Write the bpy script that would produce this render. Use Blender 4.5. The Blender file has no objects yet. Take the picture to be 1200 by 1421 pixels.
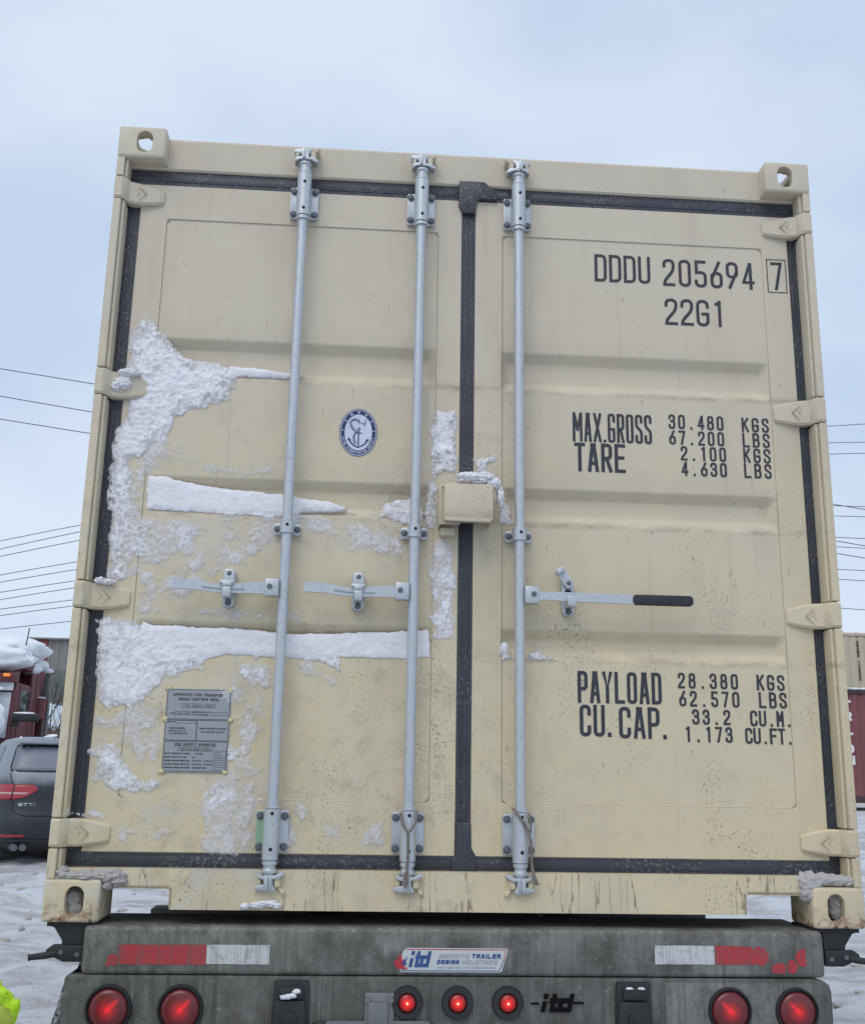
import bpy, bmesh, math, random
import numpy as np
from mathutils import Vector, Matrix

random.seed(7)
rng = np.random.default_rng(7)
R = math.radians
S = bpy.context.scene
COL = S.collection

# ------------------------------------------------------------------ camera, sky, light
ZB = 1.10                         # height of the container's underside above the ground
CAM = Vector((0.8852, -3.3038, 0.4266 + ZB))
F_PX, PW, PH = 1471.78, 1200.0, 1421.0      # focal length in photo pixels, photo size
ROT = (Matrix.Rotation(-0.0707467, 3, 'Z') @ Matrix.Rotation(-0.0171121, 3, 'Y')
       @ Matrix.Rotation(1.8146941, 3, 'X'))
cd = bpy.data.cameras.new('camera')
cam = bpy.data.objects.new('camera', cd)
COL.objects.link(cam)
cam.matrix_world = Matrix.Translation(CAM) @ ROT.to_4x4()
cd.sensor_width = 36.0
cd.sensor_fit = 'VERTICAL'
cd.sensor_height = 36.0
cd.lens = 36.0 * F_PX / PH
cd.clip_start = 0.05
cd.clip_end = 3000
S.camera = cam

SUN_EL, SUN_AZ = 52.0, 205.0      # a veiled winter sun, high behind the photographer
W = bpy.data.worlds.new('World')
S.world = W
W.use_nodes = True
nt = W.node_tree
nt.nodes.clear()
def wn(t, **kw):
    n = nt.nodes.new(t)
    for k, v in kw.items(): setattr(n, k, v)
    return n
sky = wn('ShaderNodeTexSky', sky_type='NISHITA', sun_disc=False)
sky.sun_elevation = R(SUN_EL); sky.sun_rotation = R(SUN_AZ)
tc = wn('ShaderNodeTexCoord')
mp = wn('ShaderNodeMapping'); mp.inputs['Scale'].default_value = (1.0, 1.0, 2.2)
nz = wn('ShaderNodeTexNoise'); nz.inputs['Scale'].default_value = 2.1; nz.inputs['Detail'].default_value = 5.0
nz.inputs['Roughness'].default_value = 0.5
rp = wn('ShaderNodeValToRGB')
rp.color_ramp.elements[0].position = 0.40; rp.color_ramp.elements[0].color = (5.65, 6.9, 8.75, 1)
rp.color_ramp.elements[1].position = 0.62; rp.color_ramp.elements[1].color = (7.35, 8.25, 9.7, 1)
mx = wn('ShaderNodeMix', data_type='RGBA'); mx.inputs[0].default_value = 0.9
bg = wn('ShaderNodeBackground'); bg.inputs['Strength'].default_value = 0.1
wo = wn('ShaderNodeOutputWorld')
L = nt.links.new
L(tc.outputs['Generated'], mp.inputs['Vector']); L(mp.outputs['Vector'], nz.inputs['Vector'])
L(nz.outputs['Fac'], rp.inputs['Fac'])
L(sky.outputs['Color'], mx.inputs[6]); L(rp.outputs['Color'], mx.inputs[7])
L(mx.outputs[2], bg.inputs['Color']); L(bg.outputs['Background'], wo.inputs['Surface'])
sl = bpy.data.lights.new('sun', 'SUN'); sl.energy = 1.1; sl.angle = R(40); sl.color = (1.0, 0.95, 0.88)
sun = bpy.data.objects.new('sun', sl); COL.objects.link(sun)
_el, _az = R(SUN_EL), R(SUN_AZ)
_d = Vector((math.sin(_az) * math.cos(_el), math.cos(_az) * math.cos(_el), math.sin(_el)))
sun.rotation_euler = _d.to_track_quat('Z', 'Y').to_euler()
S.view_settings.view_transform = 'Standard'
S.view_settings.look = 'None'
S.view_settings.exposure = 0.05
S.view_settings.gamma = 1.0

# ------------------------------------------------------------------ measuring the photograph
def P(u, v, y):
    """world x, z of photo pixel (u, v) on the vertical plane at depth y"""
    d = ROT @ Vector(((u - PW/2)/F_PX, -(v - PH/2)/F_PX, -1.0))
    t = (y - CAM.y)/d.y
    q = CAM + d*t
    return q.x, q.z
def PL(u, v, y):
    x, z = P(u, v, y)
    return x, z - ZB

# ------------------------------------------------------------------ object helpers
def link(o, parent=None):
    COL.objects.link(o)
    if parent is not None: o.parent = parent
    return o
def thing(name, label, cat, loc=(0, 0, 0), rz=0.0, group=None):
    o = bpy.data.objects.new(name, None)
    o.empty_display_size = 0.2
    o.location = loc; o.rotation_euler = (0, 0, rz)
    tag(o, label, cat, group)
    return link(o)
def tag(o, label=None, cat=None, group=None, kind=None):
    if label: o['label'] = label
    if cat: o['category'] = cat
    if group: o['group'] = group
    if kind: o['kind'] = kind
    return o
def obj(name, bm, mats, parent=None, smooth=None, label=None):
    me = bpy.data.meshes.new(name)
    if isinstance(bm, bpy.types.Mesh): me = bm; me.name = name
    else:
        bmesh.ops.recalc_face_normals(bm, faces=bm.faces) if not getattr(bm, 'keep', False) else None
        bm.to_mesh(me); bm.free()
    if not isinstance(mats, (list, tuple)): mats = [mats]
    if len(me.materials): me.materials.clear()
    for m in mats: me.materials.append(m)
    if smooth is not None:
        n = len(me.polygons)
        me.polygons.foreach_set('use_smooth', [True]*n)
        if smooth < 170:
            try: me.set_sharp_from_angle(angle=R(smooth))
            except Exception: pass
    o = bpy.data.objects.new(name, me)
    if label: o['label'] = label
    return link(o, parent)
def raw(name, verts, faces, mats, parent=None, smooth=None, label=None, mi=None):
    me = bpy.data.meshes.new(name)
    me.from_pydata([tuple(map(float, v)) for v in verts], [], faces)
    if mi is not None: me.polygons.foreach_set('material_index', mi)
    me.update()
    return obj(name, me, mats, parent, smooth, label)
def evaluated(o):
    """mesh of an object with its modifiers applied"""
    dg = bpy.context.evaluated_depsgraph_get()
    dg.update()
    return bpy.data.meshes.new_from_object(o.evaluated_get(dg))
def copy_tree(o, parent=None):
    c = o.copy(); COL.objects.link(c)
    if parent is not None: c.parent = parent
    for ch in list(o.children): copy_tree(ch, c)
    return c

# ------------------------------------------------------------------ shape helpers
def box(bm, x0, x1, y0, y1, z0, z1, bev=0.0, seg=2, mi=0):
    t = bmesh.new()
    bmesh.ops.create_cube(t, size=1.0)
    for v in t.verts:
        v.co = Vector(((x0+x1)/2 + v.co.x*(x1-x0), (y0+y1)/2 + v.co.y*(y1-y0), (z0+z1)/2 + v.co.z*(z1-z0)))
    if bev > 0: bmesh.ops.bevel(t, geom=t.edges[:], offset=bev, segments=seg, affect='EDGES', profile=0.5)
    merge(bm, t, mi)
def merge(bm, t, mi=0, M=None):
    if M is not None: bmesh.ops.transform(t, matrix=M, verts=t.verts)
    vm = {}
    for v in t.verts: vm[v] = bm.verts.new(v.co)
    for f in t.faces:
        nf = bm.faces.new([vm[v] for v in f.verts]); nf.material_index = mi if mi is not None else f.material_index
        nf.smooth = f.smooth
    t.free()
def cyl(bm, a, b, r1, r2=None, n=20, cap=True, mi=0):
    r2 = r1 if r2 is None else r2
    a, b = Vector(a), Vector(b)
    q = (b - a).normalized().to_track_quat('Z', 'Y')
    va, vb = [], []
    for i in range(n):
        c, s = math.cos(2*math.pi*i/n), math.sin(2*math.pi*i/n)
        va.append(bm.verts.new(a + q @ Vector((c*r1, s*r1, 0))))
        vb.append(bm.verts.new(b + q @ Vector((c*r2, s*r2, 0))))
    for i in range(n):
        j = (i+1) % n
        bm.faces.new((va[i], va[j], vb[j], vb[i])).material_index = mi
    if cap:
        bm.faces.new(va[::-1]).material_index = mi; bm.faces.new(vb).material_index = mi
def lathe(bm, c, axis, prof, n=28, mi=0):
    """prof: (distance along axis, radius)"""
    c = Vector(c); q = Vector(axis).normalized().to_track_quat('Z', 'Y')
    rings = []
    for d, r in prof:
        if r < 1e-6: rings.append([bm.verts.new(c + q @ Vector((0, 0, d)))])
        else: rings.append([bm.verts.new(c + q @ Vector((r*math.cos(2*math.pi*i/n), r*math.sin(2*math.pi*i/n), d))) for i in range(n)])
    for A, B in zip(rings, rings[1:]):
        for i in range(n):
            j = (i+1) % n
            if len(A) == 1 and len(B) == 1: continue
            if len(A) == 1: f = (A[0], B[i], B[j])
            elif len(B) == 1: f = (A[i], A[j], B[0])
            else: f = (A[i], A[j], B[j], B[i])
            bm.faces.new(f).material_index = mi
def prism(bm, pts, y0, y1, bev=0.0, axis='y', mi=0):
    """polygon in (x, z) extruded along y (or (y,z) along x, (x,y) along z)"""
    t = bmesh.new()
    def mk(p, d):
        if axis == 'y': return (p[0], d, p[1])
        if axis == 'x': return (d, p[0], p[1])
        return (p[0], p[1], d)
    A = [t.verts.new(mk(p, y0)) for p in pts]; B = [t.verts.new(mk(p, y1)) for p in pts]
    n = len(pts)
    t.faces.new(A); t.faces.new(B[::-1])
    for i in range(n):
        j = (i+1) % n
        t.faces.new((A[i], B[i], B[j], A[j]))
    bmesh.ops.recalc_face_normals(t, faces=t.faces)
    if bev > 0: bmesh.ops.bevel(t, geom=t.edges[:], offset=bev, segments=2, affect='EDGES', profile=0.5)
    merge(bm, t, mi)
def tube(bm, pts, r, n=8, mi=0, closed=False):
    pts = [Vector(p) for p in pts]
    rs = r if isinstance(r, (list, tuple)) else [r]*len(pts)
    prev = None; up = Vector((0.13, 0.27, 0.95))
    rings = []
    for i, p in enumerate(pts):
        d = (pts[min(i+1, len(pts)-1)] - pts[max(i-1, 0)]).normalized()
        a = d.cross(up)
        if a.length < 1e-3: a = d.cross(Vector((1, 0, 0)))
        a.normalize(); b = d.cross(a).normalized()
        rings.append([bm.verts.new(p + (a*math.cos(2*math.pi*k/n) + b*math.sin(2*math.pi*k/n))*rs[i]) for k in range(n)])
    for A, B in zip(rings, rings[1:]):
        for k in range(n):
            j = (k+1) % n
            bm.faces.new((A[k], A[j], B[j], B[k])).material_index = mi
    bm.faces.new(rings[0][::-1]).material_index = mi; bm.faces.new(rings[-1]).material_index = mi
def blob(bm, c, r, amp=0.25, freq=3.0, seed=0, sub=3, mi=0):
    """lumpy lump with radii r"""
    from mathutils import noise
    t = bmesh.new(); bmesh.ops.create_icosphere(t, subdivisions=sub, radius=1.0)
    off = Vector((seed*3.7, seed*1.3, seed*2.1))
    for v in t.verts:
        n = v.co.normalized()
        d = 1 + amp*noise.fractal(n*freq + off, 0.7, 2.2, 6) + (.35*amp*noise.fractal(n*freq*3.5 + off, 0.6, 2.2, 4) if sub > 2 else 0)
        v.co = Vector((c[0] + n.x*r[0]*d, c[1] + n.y*r[1]*d, c[2] + n.z*r[2]*d))
    for f in t.faces: f.smooth = True
    merge(bm, t, mi)
def rrect(x0, x1, z0, z1, r, n=5):
    out = []
    for cx, cz, a0 in ((x1-r, z1-r, 0), (x0+r, z1-r, 90), (x0+r, z0+r, 180), (x1-r, z0+r, 270)):
        for i in range(n+1):
            a = R(a0 + 90*i/n); out.append((cx + r*math.cos(a), cz + r*math.sin(a)))
    return out

# ------------------------------------------------------------------ materials
def new_mat(name):
    m = bpy.data.materials.new(name); m.use_nodes = True
    return m, m.node_tree, m.node_tree.nodes['Principled BSDF']
class NB:
    """small node builder"""
    def __init__(s, m): s.t = m.node_tree; s.n = s.t.nodes; s.bsdf = s.n['Principled BSDF']
    def add(s, t, **kw):
        n = s.n.new(t)
        for k, v in kw.items(): setattr(n, k, v)
        return n
    def link(s, a, b): s.t.links.new(a, b)
    def coords(s, kind='Object', scale=(1, 1, 1), rot=(0, 0, 0)):
        c = s.add('ShaderNodeTexCoord'); m = s.add('ShaderNodeMapping')
        m.inputs['Scale'].default_value = scale; m.inputs['Rotation'].default_value = rot
        s.link(c.outputs[kind], m.inputs['Vector']); return m.outputs['Vector']
    def noise(s, vec, scale, detail=4, rough=0.55, dist=0.0):
        n = s.add('ShaderNodeTexNoise')
        n.inputs['Scale'].default_value = scale; n.inputs['Detail'].default_value = detail
        n.inputs['Roughness'].default_value = rough; n.inputs['Distortion'].default_value = dist
        s.link(vec, n.inputs['Vector']); return n.outputs['Fac']
    def voro(s, vec, scale, feature='F1'):
        n = s.add('ShaderNodeTexVoronoi', feature=feature); n.inputs['Scale'].default_value = scale
        s.link(vec, n.inputs['Vector']); return n.outputs['Distance']
    def ramp(s, fac, a, b, ca=(0, 0, 0), cb=(1, 1, 1)):
        if a > b: a, b, ca, cb = b, a, cb, ca
        r = s.add('ShaderNodeValToRGB'); e = r.color_ramp.elements
        e[0].position = a; e[1].position = b; e[0].color = (*ca, 1); e[1].color = (*cb, 1)
        s.link(fac, r.inputs['Fac']); return r.outputs['Color']
    def math(s, op, a, b=None):
        n = s.add('ShaderNodeMath', operation=op)
        for i, x in enumerate((a, b)):
            if x is None: continue
            if isinstance(x, (int, float)): n.inputs[i].default_value = x
            else: s.link(x, n.inputs[i])
        return n.outputs[0]
    def mix(s, fac, a, b, mode='MIX'):
        n = s.add('ShaderNodeMix', data_type='RGBA', blend_type=mode)
        for i, x in ((0, fac), (6, a), (7, b)):
            if isinstance(x, (int, float)): n.inputs[i].default_value = x
            elif isinstance(x, tuple): n.inputs[i].default_value = (*x[:3], 1)
            else: s.link(x, n.inputs[i])
        return n.outputs[2]
    def sep(s, vec):
        n = s.add('ShaderNodeSeparateXYZ'); s.link(vec, n.inputs[0]); return n.outputs
    def maprange(s, v, a, b, c=0.0, d=1.0):
        n = s.add('ShaderNodeMapRange'); n.inputs[1].default_value = a; n.inputs[2].default_value = b
        n.inputs[3].default_value = c; n.inputs[4].default_value = d
        s.link(v, n.inputs[0]); return n.outputs[0]
    def bump(s, h, strength=0.3, dist=0.01, prev=None):
        n = s.add('ShaderNodeBump'); n.inputs['Strength'].default_value = strength; n.inputs['Distance'].default_value = dist
        s.link(h, n.inputs['Height'])
        if prev is not None: s.link(prev, n.inputs['Normal'])
        return n.outputs['Normal']
    def col(s, c): s.link(c, s.bsdf.inputs['Base Color'])
    def nrm(s, n): s.link(n, s.bsdf.inputs['Normal'])
def simple(name, c, rough=0.6, metal=0.0, var=0.15, scale=12.0, bump=0.0, bscale=60.0, spec=None, coords='Object'):
    m, t, b = new_mat(name); N = NB(m)
    v = N.coords(coords)
    f = N.noise(v, scale, 5)
    N.col(N.mix(f, tuple(x*(1-var) for x in c), tuple(min(1, x*(1+var)) for x in c)))
    b.inputs['Roughness'].default_value = rough; b.inputs['Metallic'].default_value = metal
    if spec is not None: b.inputs['Specular IOR Level'].default_value = spec
    if bump: N.nrm(N.bump(N.noise(v, bscale, 4), bump, 0.004))
    return m

def cream_paint(name, rust=0.0, streaks=True):
    m, t, b = new_mat(name); N = NB(m)
    v = N.coords()
    x, y, z = N.sep(v)
    # wet, clean yellow paint low down; dull dry salt film higher up
    h = N.maprange(z, 0.0, 2.6)
    big = N.noise(v, 2.2, 5, 0.6)
    wet = N.math('ADD', h, N.math('MULTIPLY', N.math('SUBTRACT', big, 0.5), 1.1))
    c = N.mix(N.ramp(wet, 0.12, 0.75), (0.650, 0.553, 0.372), (0.598, 0.532, 0.420))
    # soft grey-brown road film in drifting patches
    vs = N.coords('Object', (1.0, 1.0, 0.35))
    film = N.ramp(N.noise(vs, 3.4, 7, 0.62, 0.6), 0.48, 0.74)
    c = N.mix(N.math('MULTIPLY', film, 0.34), c, (0.40, 0.335, 0.262))
    # yellow chipped-clean islands
    isl = N.ramp(N.noise(v, 6.5, 6, 0.65), 0.55, 0.66)
    low = N.maprange(z, 1.7, 0.2)
    c = N.mix(N.math('MULTIPLY', N.math('MULTIPLY', isl, low), 0.55), c, (0.68, 0.585, 0.355))
    # smaller blotches of grey-brown slush stain, mostly low on the doors
    bl = N.ramp(N.noise(v, 11, 8, 0.72, 0.4), 0.50, 0.66)
    c = N.mix(N.math('MULTIPLY', N.math('MULTIPLY', bl, N.math('MULTIPLY', N.maprange(z, 2.3, 0.4, 0.1, 1.0), N.maprange(x, 1.2, 1.6, 1.0, 0.35))), 0.48), c, (0.36, 0.30, 0.235))
    haze = N.math('MULTIPLY', N.ramp(N.noise(v, 7.5, 9, 0.74, 0.8), 0.46, 0.66), N.maprange(x, 1.25, 0.25, 0.15, 1.0))
    c = N.mix(N.math('MULTIPLY', N.math('MULTIPLY', haze, low), 0.62), c, (0.60, 0.585, 0.585))
    # faint vertical runs
    vr = N.coords('Object', (1.0, 1.0, 0.03))
    runs = N.ramp(N.noise(vr, 38, 3, 0.5), 0.60, 0.78)
    c = N.mix(N.math('MULTIPLY', runs, 0.16), c, (0.30, 0.24, 0.16))
    # tiny dark specks of grit gathered in clusters
    sp = N.ramp(N.noise(v, 125, 3, 0.65), 0.585, 0.63)
    clus = N.ramp(N.noise(v, 4.2, 7, 0.74), 0.49, 0.66)
    spk = N.math('MULTIPLY', N.math('MULTIPLY', sp, clus), N.maprange(z, 2.2, 0.9, 0.08, 0.9))
    c = N.mix(spk, c, (0.15, 0.11, 0.07))
    sp2 = N.ramp(N.voro(v, 34), 0.045, 0.03)
    c = N.mix(N.math('MULTIPLY', sp2, 0.5), c, (0.17, 0.13, 0.09))
    tick = N.ramp(N.noise(N.coords('Object', (1, 1, .3)), 62, 3, 0.6), 0.685, 0.72)
    c = N.mix(N.math('MULTIPLY', N.math('MULTIPLY', tick, N.ramp(N.noise(v, 3.1, 4), 0.40, 0.6)), 0.55), c, (0.23, 0.155, 0.10))
    # grit and damp lodged along the lower crease of every rib
    for zc in (1.704, 1.238, 0.794):
        near = N.maprange(N.math('ABSOLUTE', N.math('SUBTRACT', z, zc)), 0.018, 0.002)
        patch_ = N.ramp(N.noise(N.coords('Object', (1, 1, 2.5)), 7.5, 8, 0.75), 0.44, 0.64)
        c = N.mix(N.math('MULTIPLY', N.math('MULTIPLY', near, patch_), 0.62), c, (0.24, 0.185, 0.135))
    if streaks:          # thin dirt runs on the sill under the door seal
        vr2 = N.coords('Object', (1.0, 0.0, 0.10))
        wob = N.noise(N.coords('Object', (0.6, 1.0, 1.0)), 26, 2)
        nl = N.math('ABSOLUTE', N.math('SUBTRACT', N.math('ADD', N.noise(vr2, 21, 3, 0.5), N.math('MULTIPLY', wob, 0.07)), 0.54))
        st = N.ramp(nl, 0.014, 0.004)
        brk = N.ramp(N.noise(N.coords('Object', (1, 1, .35)), 11, 4), 0.42, 0.55)
        lowz = N.math('MULTIPLY', N.maprange(z, 0.165, 0.14), brk)
        c = N.mix(N.math('MULTIPLY', N.math('MULTIPLY', st, lowz), 0.75), c, (0.17, 0.13, 0.085))
    if rust:
        rm = N.math('MULTIPLY', N.ramp(N.noise(v, 26, 6, 0.65), 0.50, 0.58), N.maprange(z, 0.075, 0.0))
        c = N.mix(N.math('MULTIPLY', rm, rust), c, (0.30, 0.145, 0.085))
        rm2 = N.math('MULTIPLY', N.ramp(N.noise(v, 60, 4, 0.65), 0.57, 0.62), N.maprange(z, 0.06, 0.0))
        c = N.mix(N.math('MULTIPLY', rm2, rust), c, (0.07, 0.045, 0.035))
    N.col(c)
    b.inputs['Roughness'].default_value = 0.58
    b.inputs['Specular IOR Level'].default_value = 0.35
    n1 = N.bump(N.noise(v, 2.6, 2), 0.35, 0.02)
    crust = N.math('MULTIPLY', N.noise(v, 130, 4, 0.6), N.math('MULTIPLY', clus, low))
    n2 = N.bump(N.noise(v, 180, 3), 0.10, 0.003, n1)
    N.nrm(N.bump(crust, 0.30, 0.004, n2))
    return m

M = {}
M['cream'] = cream_paint('cream container paint')
M['cast'] = cream_paint('cream paint on cast corners', rust=0.95, streaks=False)

def gasket_mat():
    m, t, b = new_mat('black door seal rubber'); N = NB(m); v = N.coords()
    x, y, z = N.sep(v)
    base = N.mix(N.noise(v, 9, 4), (0.022, 0.025, 0.033), (0.046, 0.052, 0.070))
    speck = N.math('MULTIPLY', N.ramp(N.noise(v, 110, 4, 0.75), 0.53, 0.64), N.ramp(N.noise(v, 5, 4), 0.42, 0.58))
    c = N.mix(N.math('MULTIPLY', speck, 0.55), base, (0.30, 0.29, 0.29))
    N.col(c); b.inputs['Roughness'].default_value = 0.5
    N.nrm(N.bump(N.noise(v, 120, 3), 0.25, 0.003))
    return m
M['gasket'] = gasket_mat()

def galv():
    m, t, b = new_mat('galvanised steel'); N = NB(m); v = N.coords()
    vs = N.coords('Object', (1, 1, 0.25))
    f = N.noise(v, 28, 5, 0.65); g = N.voro(vs, 60)
    c = N.mix(f, (0.36, 0.385, 0.405), (0.62, 0.65, 0.68))
    c = N.mix(N.ramp(g, 0.1, 0.6), c, (0.52, 0.55, 0.58))
    dirt = N.ramp(N.noise(v, 90, 5, 0.75), 0.57, 0.68)
    c = N.mix(N.math('MULTIPLY', dirt, 0.45), c, (0.16, 0.15, 0.145))
    N.col(c); b.inputs['Metallic'].default_value = 0.45; b.inputs['Roughness'].default_value = 0.42
    N.nrm(N.bump(N.noise(v, 140, 3), 0.12, 0.002))
    return m
M['galv'] = galv()
M['bolt'] = simple('dull zinc bolt', (0.125, 0.14, 0.16), 0.5, 0.3, 0.25, 40)
M['hole'] = simple('dark drilled hole', (0.012, 0.013, 0.018), 0.8)
M['greenplate'] = simple('green tinted zinc plate', (0.27, 0.42, 0.30), 0.5, 0.2, 0.15, 30)
M['letter'] = simple('dark slate letter film', (0.030, 0.034, 0.048), 0.55, 0.0, 0.3, 160)
M['thinline'] = simple('grimy seam sealant', (0.33, 0.27, 0.185), 0.8, 0.0, 0.35, 30)
M['rubbergrip'] = simple('black rubber grip', (0.022, 0.024, 0.03), 0.6, 0, 0.6, 60, 0.4, 160)
M['wire'] = simple('rusty tie wire', (0.25, 0.21, 0.18), 0.75, 0.2, 0.6, 160)
M['plate'] = simple('dull aluminium plate', (0.33, 0.35, 0.365), 0.42, 0.35, 0.12, 22, 0.1, 200)
M['platetext'] = simple('black plate print', (0.035, 0.035, 0.04), 0.6)
M['glue'] = simple('yellow rivet sealant', (0.66, 0.57, 0.33), 0.7)
M['blue'] = simple('navy emblem ink', (0.018, 0.034, 0.125), 0.5)
M['emwhite'] = simple('emblem white', (0.58, 0.62, 0.72), 0.5)
M['emgrey'] = simple('emblem pen line', (0.10, 0.13, 0.25), 0.6)

def snow_mat(name, dirty=0.25, tint=(0.86, 0.86, 0.90), thin=False):
    m, t, b = new_mat(name); N = NB(m); v = N.coords()
    f = N.noise(v, 24, 7, 0.72)
    c = N.mix(N.math('MULTIPLY', N.ramp(f, 0.42, 0.74), dirty), tint, (0.52, 0.47, 0.43))
    g = N.ramp(N.noise(v, 190, 3, 0.7), 0.63, 0.72)
    c = N.mix(N.math('MULTIPLY', g, min(1, dirty*1.6)), c, (0.34, 0.29, 0.25))
    N.col(c); b.inputs['Roughness'].default_value = 0.75
    b.inputs['Specular IOR Level'].default_value = 0.25
    n1 = N.bump(N.noise(v, 48, 7, 0.72), 0.55, 0.012)
    N.nrm(N.bump(N.noise(v, 240, 4, 0.75), 0.3, 0.003, n1))
    if thin:        # the thinner the crust, the more the paint shows through
        at = N.add('ShaderNodeAttribute', attribute_name='thickness')
        k = N.math('ADD', N.math('MULTIPLY', at.outputs['Fac'], 1.30), N.math('MULTIPLY', N.math('SUBTRACT', N.noise(v, 85, 8, 0.80), 0.53), 1.9))
        N.link(N.maprange(k, 0.0, 1.0), b.inputs['Alpha'])
    return m
M['snow'] = snow_mat('caked road snow', 0.30, thin=True)
M['snowlump'] = snow_mat('packed road snow', 0.22)
M['cleansnow'] = snow_mat('fresh snow', 0.06, (0.80, 0.82, 0.86))
M['greyice'] = snow_mat('grey slush ice', 0.5, (0.47, 0.45, 0.445))

def grime(name='salt stained galvanised beam', k=1.0):
    m, t, b = new_mat(name); N = NB(m); v = N.coords()
    vs = N.coords('Object', (1, 1, 0.10)); x, y, z = N.sep(v)
    s1 = N.noise(vs, 46, 5, 0.65)
    big = N.noise(v, 4.5, 6, 0.65)
    c = N.mix(N.ramp(s1, 0.30, 0.70), (0.098, 0.102, 0.097), (0.220, 0.224, 0.212))
    c = N.mix(N.math('MULTIPLY', N.ramp(big, 0.40, 0.68), 0.75), c, (0.070, 0.076, 0.066))
    dust = N.ramp(N.noise(v, 5.5, 9, 0.74), 0.46, 0.68)
    c = N.mix(N.math('MULTIPLY', dust, 0.55), c, (0.255, 0.258, 0.245))
    drip = N.ramp(N.noise(vs, 22, 3, 0.5), 0.60, 0.66)
    c = N.mix(N.math('MULTIPLY', drip, 0.45), c, (0.050, 0.047, 0.042))
    salt = N.math('MULTIPLY', N.ramp(N.noise(v, 120, 4, 0.75), 0.56, 0.68), N.maprange(z, -0.045, -0.008))
    c = N.mix(N.math('MULTIPLY', salt, 0.75), c, (0.46, 0.46, 0.44))
    chalk = N.math('MULTIPLY', N.ramp(N.noise(vs, 80, 5, 0.75), 0.56, 0.70), 0.5)
    c = N.mix(chalk, c, (0.33, 0.33, 0.315))
    grn = N.ramp(N.noise(v, 2.2, 3), 0.55, 0.75)
    c = N.mix(N.math('MULTIPLY', grn, 0.15), c, (0.105, 0.120, 0.075))
    c = N.mix(1.0, c, (k, k*.985, k*.95), 'MULTIPLY')
    brown = N.ramp(N.noise(v, 6.0, 10, 0.76), 0.50, 0.60)
    c = N.mix(N.math('MULTIPLY', brown, 0.62), c, (0.060, 0.054, 0.046))
    crud = N.math('MULTIPLY', N.ramp(N.noise(v, 42, 8, 0.8), 0.56, 0.66), N.ramp(N.noise(v, 3.3, 5, .6), 0.45, 0.62))
    c = N.mix(N.math('MULTIPLY', crud, 0.55), c, (0.36, 0.355, 0.335))
    N.col(c); b.inputs['Roughness'].default_value = 0.6; b.inputs['Metallic'].default_value = 0.05
    n1 = N.bump(N.noise(v, 3.0, 2), 0.4, 0.02)
    N.nrm(N.bump(N.noise(v, 110, 4), 0.2, 0.004, n1))
    return m
M['grime'] = grime()
M['grimedark'] = grime('oil darkened rear plate', 0.70)
M['darksteel'] = simple('oily dark steel', (0.026, 0.029, 0.031), 0.6, 0.2, 0.4, 20, 0.2, 90)
M['chassis'] = simple('dirty grey chassis steel', (0.055, 0.060, 0.057), 0.65, 0.2, 0.4, 8, 0.2, 60)
M['blackrubber'] = simple('black rubber', (0.020, 0.021, 0.023), 0.55, 0, 0.4, 30, 0.2, 90)
M['tyre'] = simple('tyre rubber', (0.022, 0.022, 0.024), 0.8, 0, 0.4, 20, 0.3, 60)
def tape(name, c):
    m, t, b = new_mat(name); N = NB(m); v = N.coords()
    vs = N.coords('Object', (1, 1, 0.2))
    w = N.ramp(N.noise(N.coords('Object', (1, 1, 0.06)), 70, 4, 0.7), 0.48, 0.66)
    cc = N.mix(N.math('MULTIPLY', w, 0.55), c, (0.12, 0.11, 0.105))
    w2 = N.ramp(N.noise(v, 36, 6, 0.7), 0.5, 0.68)
    cc = N.mix(N.math('MULTIPLY', w2, 0.5), cc, (0.10, 0.095, 0.09))
    N.col(cc); b.inputs['Roughness'].default_value = 0.35
    return m
M['tapered'] = tape('red reflective tape', (0.42, 0.035, 0.045))
M['tapewhite'] = tape('white reflective tape', (0.56, 0.57, 0.57))
def lens(name, base, em=None, strength=0.0):
    m, t, b = new_mat(name)
    b.inputs['Base Color'].default_value = (*base, 1); b.inputs['Roughness'].default_value = 0.18
    b.inputs['Coat Weight'].default_value = 0.3
    if em:
        b.inputs['Emission Color'].default_value = (*em, 1); b.inputs['Emission Strength'].default_value = strength
    return m
def glow_lens(name, base, em, peak, r1, streak=0):
    m, t, b = new_mat(name); N = NB(m)
    b.inputs['Base Color'].default_value = (*base, 1); b.inputs['Roughness'].default_value = 0.25
    x, y, z = N.sep(N.coords('Generated'))
    d = N.math('SQRT', N.math('ADD', N.math('POWER', N.math('SUBTRACT', x, 0.5), 2), N.math('POWER', N.math('SUBTRACT', z, 0.5), 2)))
    b.inputs['Emission Color'].default_value = (*em, 1)
    e = N.math('MULTIPLY', N.math('POWER', N.maprange(d, r1, 0.04), 1.6), peak)
    if streak:       # the row of lit diodes, running up and outwards from the middle
        px_, pz_ = N.math('SUBTRACT', x, 0.5), N.math('SUBTRACT', z, 0.5)
        along = N.math('MULTIPLY', N.math('ADD', N.math('MULTIPLY', px_, streak), pz_), 0.7071)
        across = N.math('ABSOLUTE', N.math('MULTIPLY', N.math('SUBTRACT', N.math('MULTIPLY', px_, streak), pz_), 0.7071))
        m1 = N.math('MULTIPLY', N.maprange(across, 0.085, 0.02), N.math('MULTIPLY', N.maprange(along, -0.12, 0.02), N.maprange(along, 0.40, 0.26)))
        dots = N.maprange(N.voro(N.coords('Generated'), 15), 0.5, 0.12, 0.35, 1.0)
        e = N.math('ADD', e, N.math('MULTIPLY', N.math('MULTIPLY', m1, dots), 0.75))
    N.link(e, b.inputs['Emission Strength'])
    return m
M['redlens'] = glow_lens('dim red lens', (0.15, 0.022, 0.026), (1.0, 0.008, 0.010), 0.42, 0.34, 1)
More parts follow.
